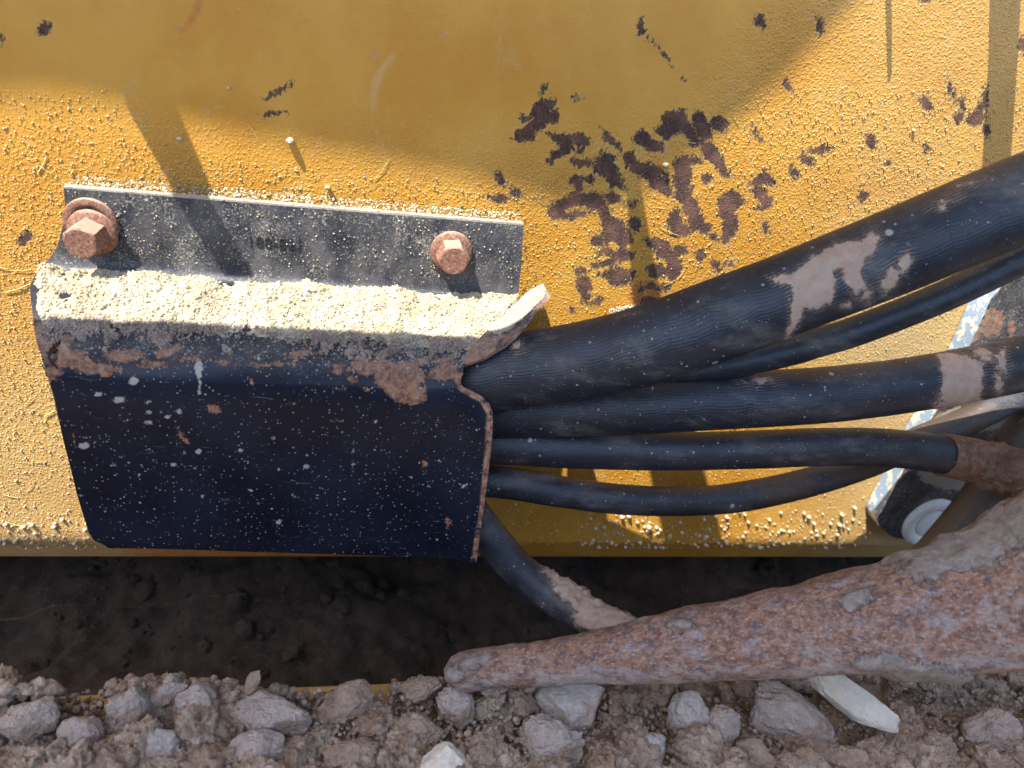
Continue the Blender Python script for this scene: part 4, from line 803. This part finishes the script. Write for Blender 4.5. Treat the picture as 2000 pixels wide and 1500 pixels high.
ROCKS = [  # px, py, half-width px, half-height px, rotation, lift mm, material, angular, crumb, name, label
 (1120,1362,80,58,-12,5,0,1.0,.05,'stone','pale grey angular stone with a pointed top, under the middle of the rusty bar'),
 (1345,1398,42,62,8,5,0,.9,.08,'stone','upright grey stone standing under the rusty bar, left of two upright stones'),
 (1408,1428,36,56,12,4,3,.9,.12,'stone','upright grey stone, right of two upright stones under the bar'),
 (1542,1402,95,55,38,5,3,.9,.10,'stone','large whitish rough stone slanting down to the right beside the cream slab'),
 (1672,1366,108,34,31,12,1,.9,.03,'stone','smooth cream slab of stone lying aslant under the rusty bar'),
 (1268,1452,48,34,30,4,0,1.0,.06,'stone','small grey slab leaning at lower centre, between upright and crumbly stones'),
 (865,1482,54,46,0,5,1,.8,.07,'stone','tan stone cut by the bottom edge, below the tip of the bar'),
 (680,1368,56,40,-25,5,2,.9,.08,'stone','flat tan clod leaning on the yellow beam next to the bare paint'),
 (545,1397,84,46,18,5,3,.7,.12,'clod','large whitish clod right of centre in the left heap'),
 (502,1460,58,40,-10,5,3,.8,.10,'clod','squarish pale clod just below the large whitish clod'),
 (392,1372,50,40,20,7,3,.7,.14,'clod','bumpy grey clod on top of the left heap'),
 (60,1402,56,50,0,6,3,.6,.14,'clod','rounded blurred clod at the far left edge'),
 (165,1425,48,42,10,5,3,.6,.14,'clod','blurred grey-brown clod next to the far left one'),
 (255,1372,46,42,0,6,3,.6,.16,'clod','crumbly lilac-grey clod at the left shoulder of the heap'),
 (1935,1420,60,48,-10,6,3,.7,.14,'stone','grey stone with brown streaks at the lower right corner'),
 (893,1372,44,46,0,4,3,.5,.2,'clod','speckled crumbly clod tucked under the tip of the rusty bar'),
 (1082,1445,74,50,5,4,3,.6,.2,'clod','crumbly grey clod in front of the pointed pale stone'),
 (815,1425,58,42,10,3,2,.7,.16,'clod','brown-grey clod left of the speckled clod'),
 (495,1326,15,28,20,14,2,.8,.1,'clod','small spiky tan clod standing up from the left heap'),
 (330,1346,46,26,-10,8,3,.6,.2,'clod','knobbly clod forming the crest of the left heap'),
 (824,1338,44,24,-20,7,2,.4,.2,'clod','tan crumbly mound left of the tip of the bar'),
 (1645,1475,60,34,10,3,2,.7,.14,'clod','brown clod at the bottom edge below the cream slab'),
 (300,1450,50,36,0,4,0,.7,.12,'clod','grey clod at the bottom edge under the left heap'),
 (690,1470,60,40,0,3,2,.6,.18,'clod','dark crumbly clod at the bottom between pale clod and tan stone'),
 (1480,1470,48,34,20,3,2,.7,.16,'clod','brown clod below the upright stones at the bottom edge'),
 (1830,1455,52,36,0,3,2,.7,.16,'clod','brown clod left of the streaked grey stone'),
]
def rubble():
    U4 = [rock_unit(5, s, .8, .34) for s in range(12)]; U3 = [rock_unit(3, 50+s, .8, .3) for s in range(10)]; U2 = [rock_unit(2, 90+s, .6, .2) for s in range(6)]
    groups = {'a': ([], [], 0), 'b': ([], [], 0)}
    store = {0: [[], [], 0], 1: [[], [], 0], 2: [[], [], 0]}
    def add(u, p, r, sq, k):
        v, f = u; s = store[k]; w = (v*np.array((1, sq, .8))) @ rotm(rng)*r+p; s[0].append(w); s[1].append(f+s[2]); s[2] += len(v)
    def topz(px, py): return 0
    for k in range(2600):
        px = rng.uniform(-120, 2120); py = 1352+rng.random()**.9*290
        if px > 880: py += (py < 1380)*rng.uniform(0, 30)
        big = rng.random(); r = 1.0+2.8*rng.random()**1.5+(3.5+7.0*rng.random()**1.5 if big < .2 else 0)
        if py < 1372: r = min(r, 3.2)
        if py < 1358 and px < 880 and rng.random() < .8: continue
        if 90 < px < 240 and py < 1372 or 708 < px < 780 and py < 1398 or 425 < px < 465 and py < 1372: continue
        if any(((px-a[0])/(a[2]*1.12))**2+((py-a[1])/(a[3]*1.12))**2 < 1 for a in ROCKS): continue
        p = Q(px, py, ZB+1); ridge = 7*smooth(np.array([py]), 1345, 1400)[0]*(.4+.6*rng.random()); lev = rng.random()
        p[2] += ridge*lev+r*.25
        u = U4[rng.integers(12)] if r > 4.5 else (U3[rng.integers(10)] if r > 2.2 else U2[rng.integers(6)])
        add(u, p, r, rng.uniform(.7, 1.1), int(rng.choice([0, 0, 1])))
    for k in range(5200):
        px = rng.uniform(-60, 2060); py = rng.uniform(1366, 1560); p = Q(px, py, ZB+4); p[2] += rng.uniform(0, 7); add(U2[rng.integers(6)], p, .5+1.3*rng.random()**2, .9, int(rng.choice([0, 0, 1])))
    # heap silhouettes along the back edge
    for k in range(1500):                          # soil packed under the rusty bar
        px = rng.uniform(890, 2080) if k < 800 else rng.uniform(1480, 2080); py = rng.uniform(1335, 1400) if k < 800 else rng.uniform(1315, 1370); r = 1.4+4.5*rng.random()**2
        if any(((px-a[0])/(a[2]*1.12))**2+((py-a[1])/(a[3]*1.15))**2 < 1 for a in ROCKS): continue
        add((U4 if r > 4 else U3)[rng.integers(10)], P(px, py, 114+rng.random()*22), r, .9, int(rng.choice([0, 1])))
    for cx, cy, sx, sy, n in ((280, 1345, 50, 16, 110), (390, 1350, 70, 16, 120), (60, 1352, 60, 12, 70), (520, 1362, 60, 14, 80), (815, 1345, 42, 16, 110), (640, 1362, 30, 10, 20), (880, 1365, 30, 18, 60), (1700, 1350, 150, 20, 130), (1300, 1370, 120, 18, 90)):
        for k in range(n):
            px = cx+rng.normal()*sx*.55; py = cy+rng.normal()*sy*.5; r = 1.0+2.4*rng.random()**1.5; add(U3[rng.integers(10)], P(px, py, 116+rng.random()*10), r, .9, 1 if cx in (815,) else int(rng.choice([0, 1])))
    # crumbs on the floor of the pit
    for k in range(700):
        x, y = rng.uniform(-260, 260), rng.uniform(-100, 200); r = 1.5+6*rng.random()**3
        s = smooth(np.array([y]), 20, 300)[0]*175; p = np.array((x, y, ZB-105+s)); b = p[None, :]
        zz = p[2]+25*math.exp(-((x+150)/90)**2)*smooth(np.array([y]), -90, 20)[0]+30*math.exp(-((x-170)/120)**2)*smooth(np.array([y]), -90, 40)[0]
        pp = np.array([[x, y, 0.]]); zz += fbm(pp, 60, 5, 40)[0]*24+fbm(pp, 11, 4, 41, .6)[0]*5; add(U3[rng.integers(10)], np.array((x, y, zz)), r, .9, 2)
    for k, nm, mt, lb in ((0, 'rubble', SOIL, 'crumbly grey-brown soil and gravel filling the foreground'), (1, 'soil_crumbs', ROCKM[2], 'brown soil crumbs scattered through the foreground rubble'), (2, 'pit_crumbs', SHADE_SOIL, 'soil crumbs in the dark pit beneath the yellow panel')):
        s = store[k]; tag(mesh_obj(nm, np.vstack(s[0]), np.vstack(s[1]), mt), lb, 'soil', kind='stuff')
rubble()
for i, (px, py, a, b, rot, lift, mi, ang, cr, nm, lb) in enumerate(ROCKS):
    p = Q(px, py+6, ZB+lift+8); s = depth(p)/F; V, Fc = rock_unit(6 if max(a, b) > 50 else 5, 200+i*7, ang, cr, 12)
    V = V/np.abs(V).max(0)
    t = math.radians(rot); ca, sa = math.cos(t), math.sin(t)
    c = np.stack([V[:, 0]*a*s, V[:, 1]*b*s, V[:, 2]*min(a, b)*s*.9], 1)
    c = np.stack([c[:, 0]*ca-c[:, 1]*sa, c[:, 0]*sa+c[:, 1]*ca, c[:, 2]], 1)
    W = c @ M                                                    # camera axes to world
    W = W+fbm(W+i*11, 3.0, 4, i)[:, None]*.5*V
    tag(mesh_obj(nm, W+p, Fc, ROCKM[mi], None, None, origin=p), lb, nm, 'stones and clods below the bar')
print('tris', sum(len(o.data.polygons)*(2 if len(o.data.polygons) and o.data.polygons[0].loop_total == 4 else 1) for o in scene.objects if o.type == 'MESH'))
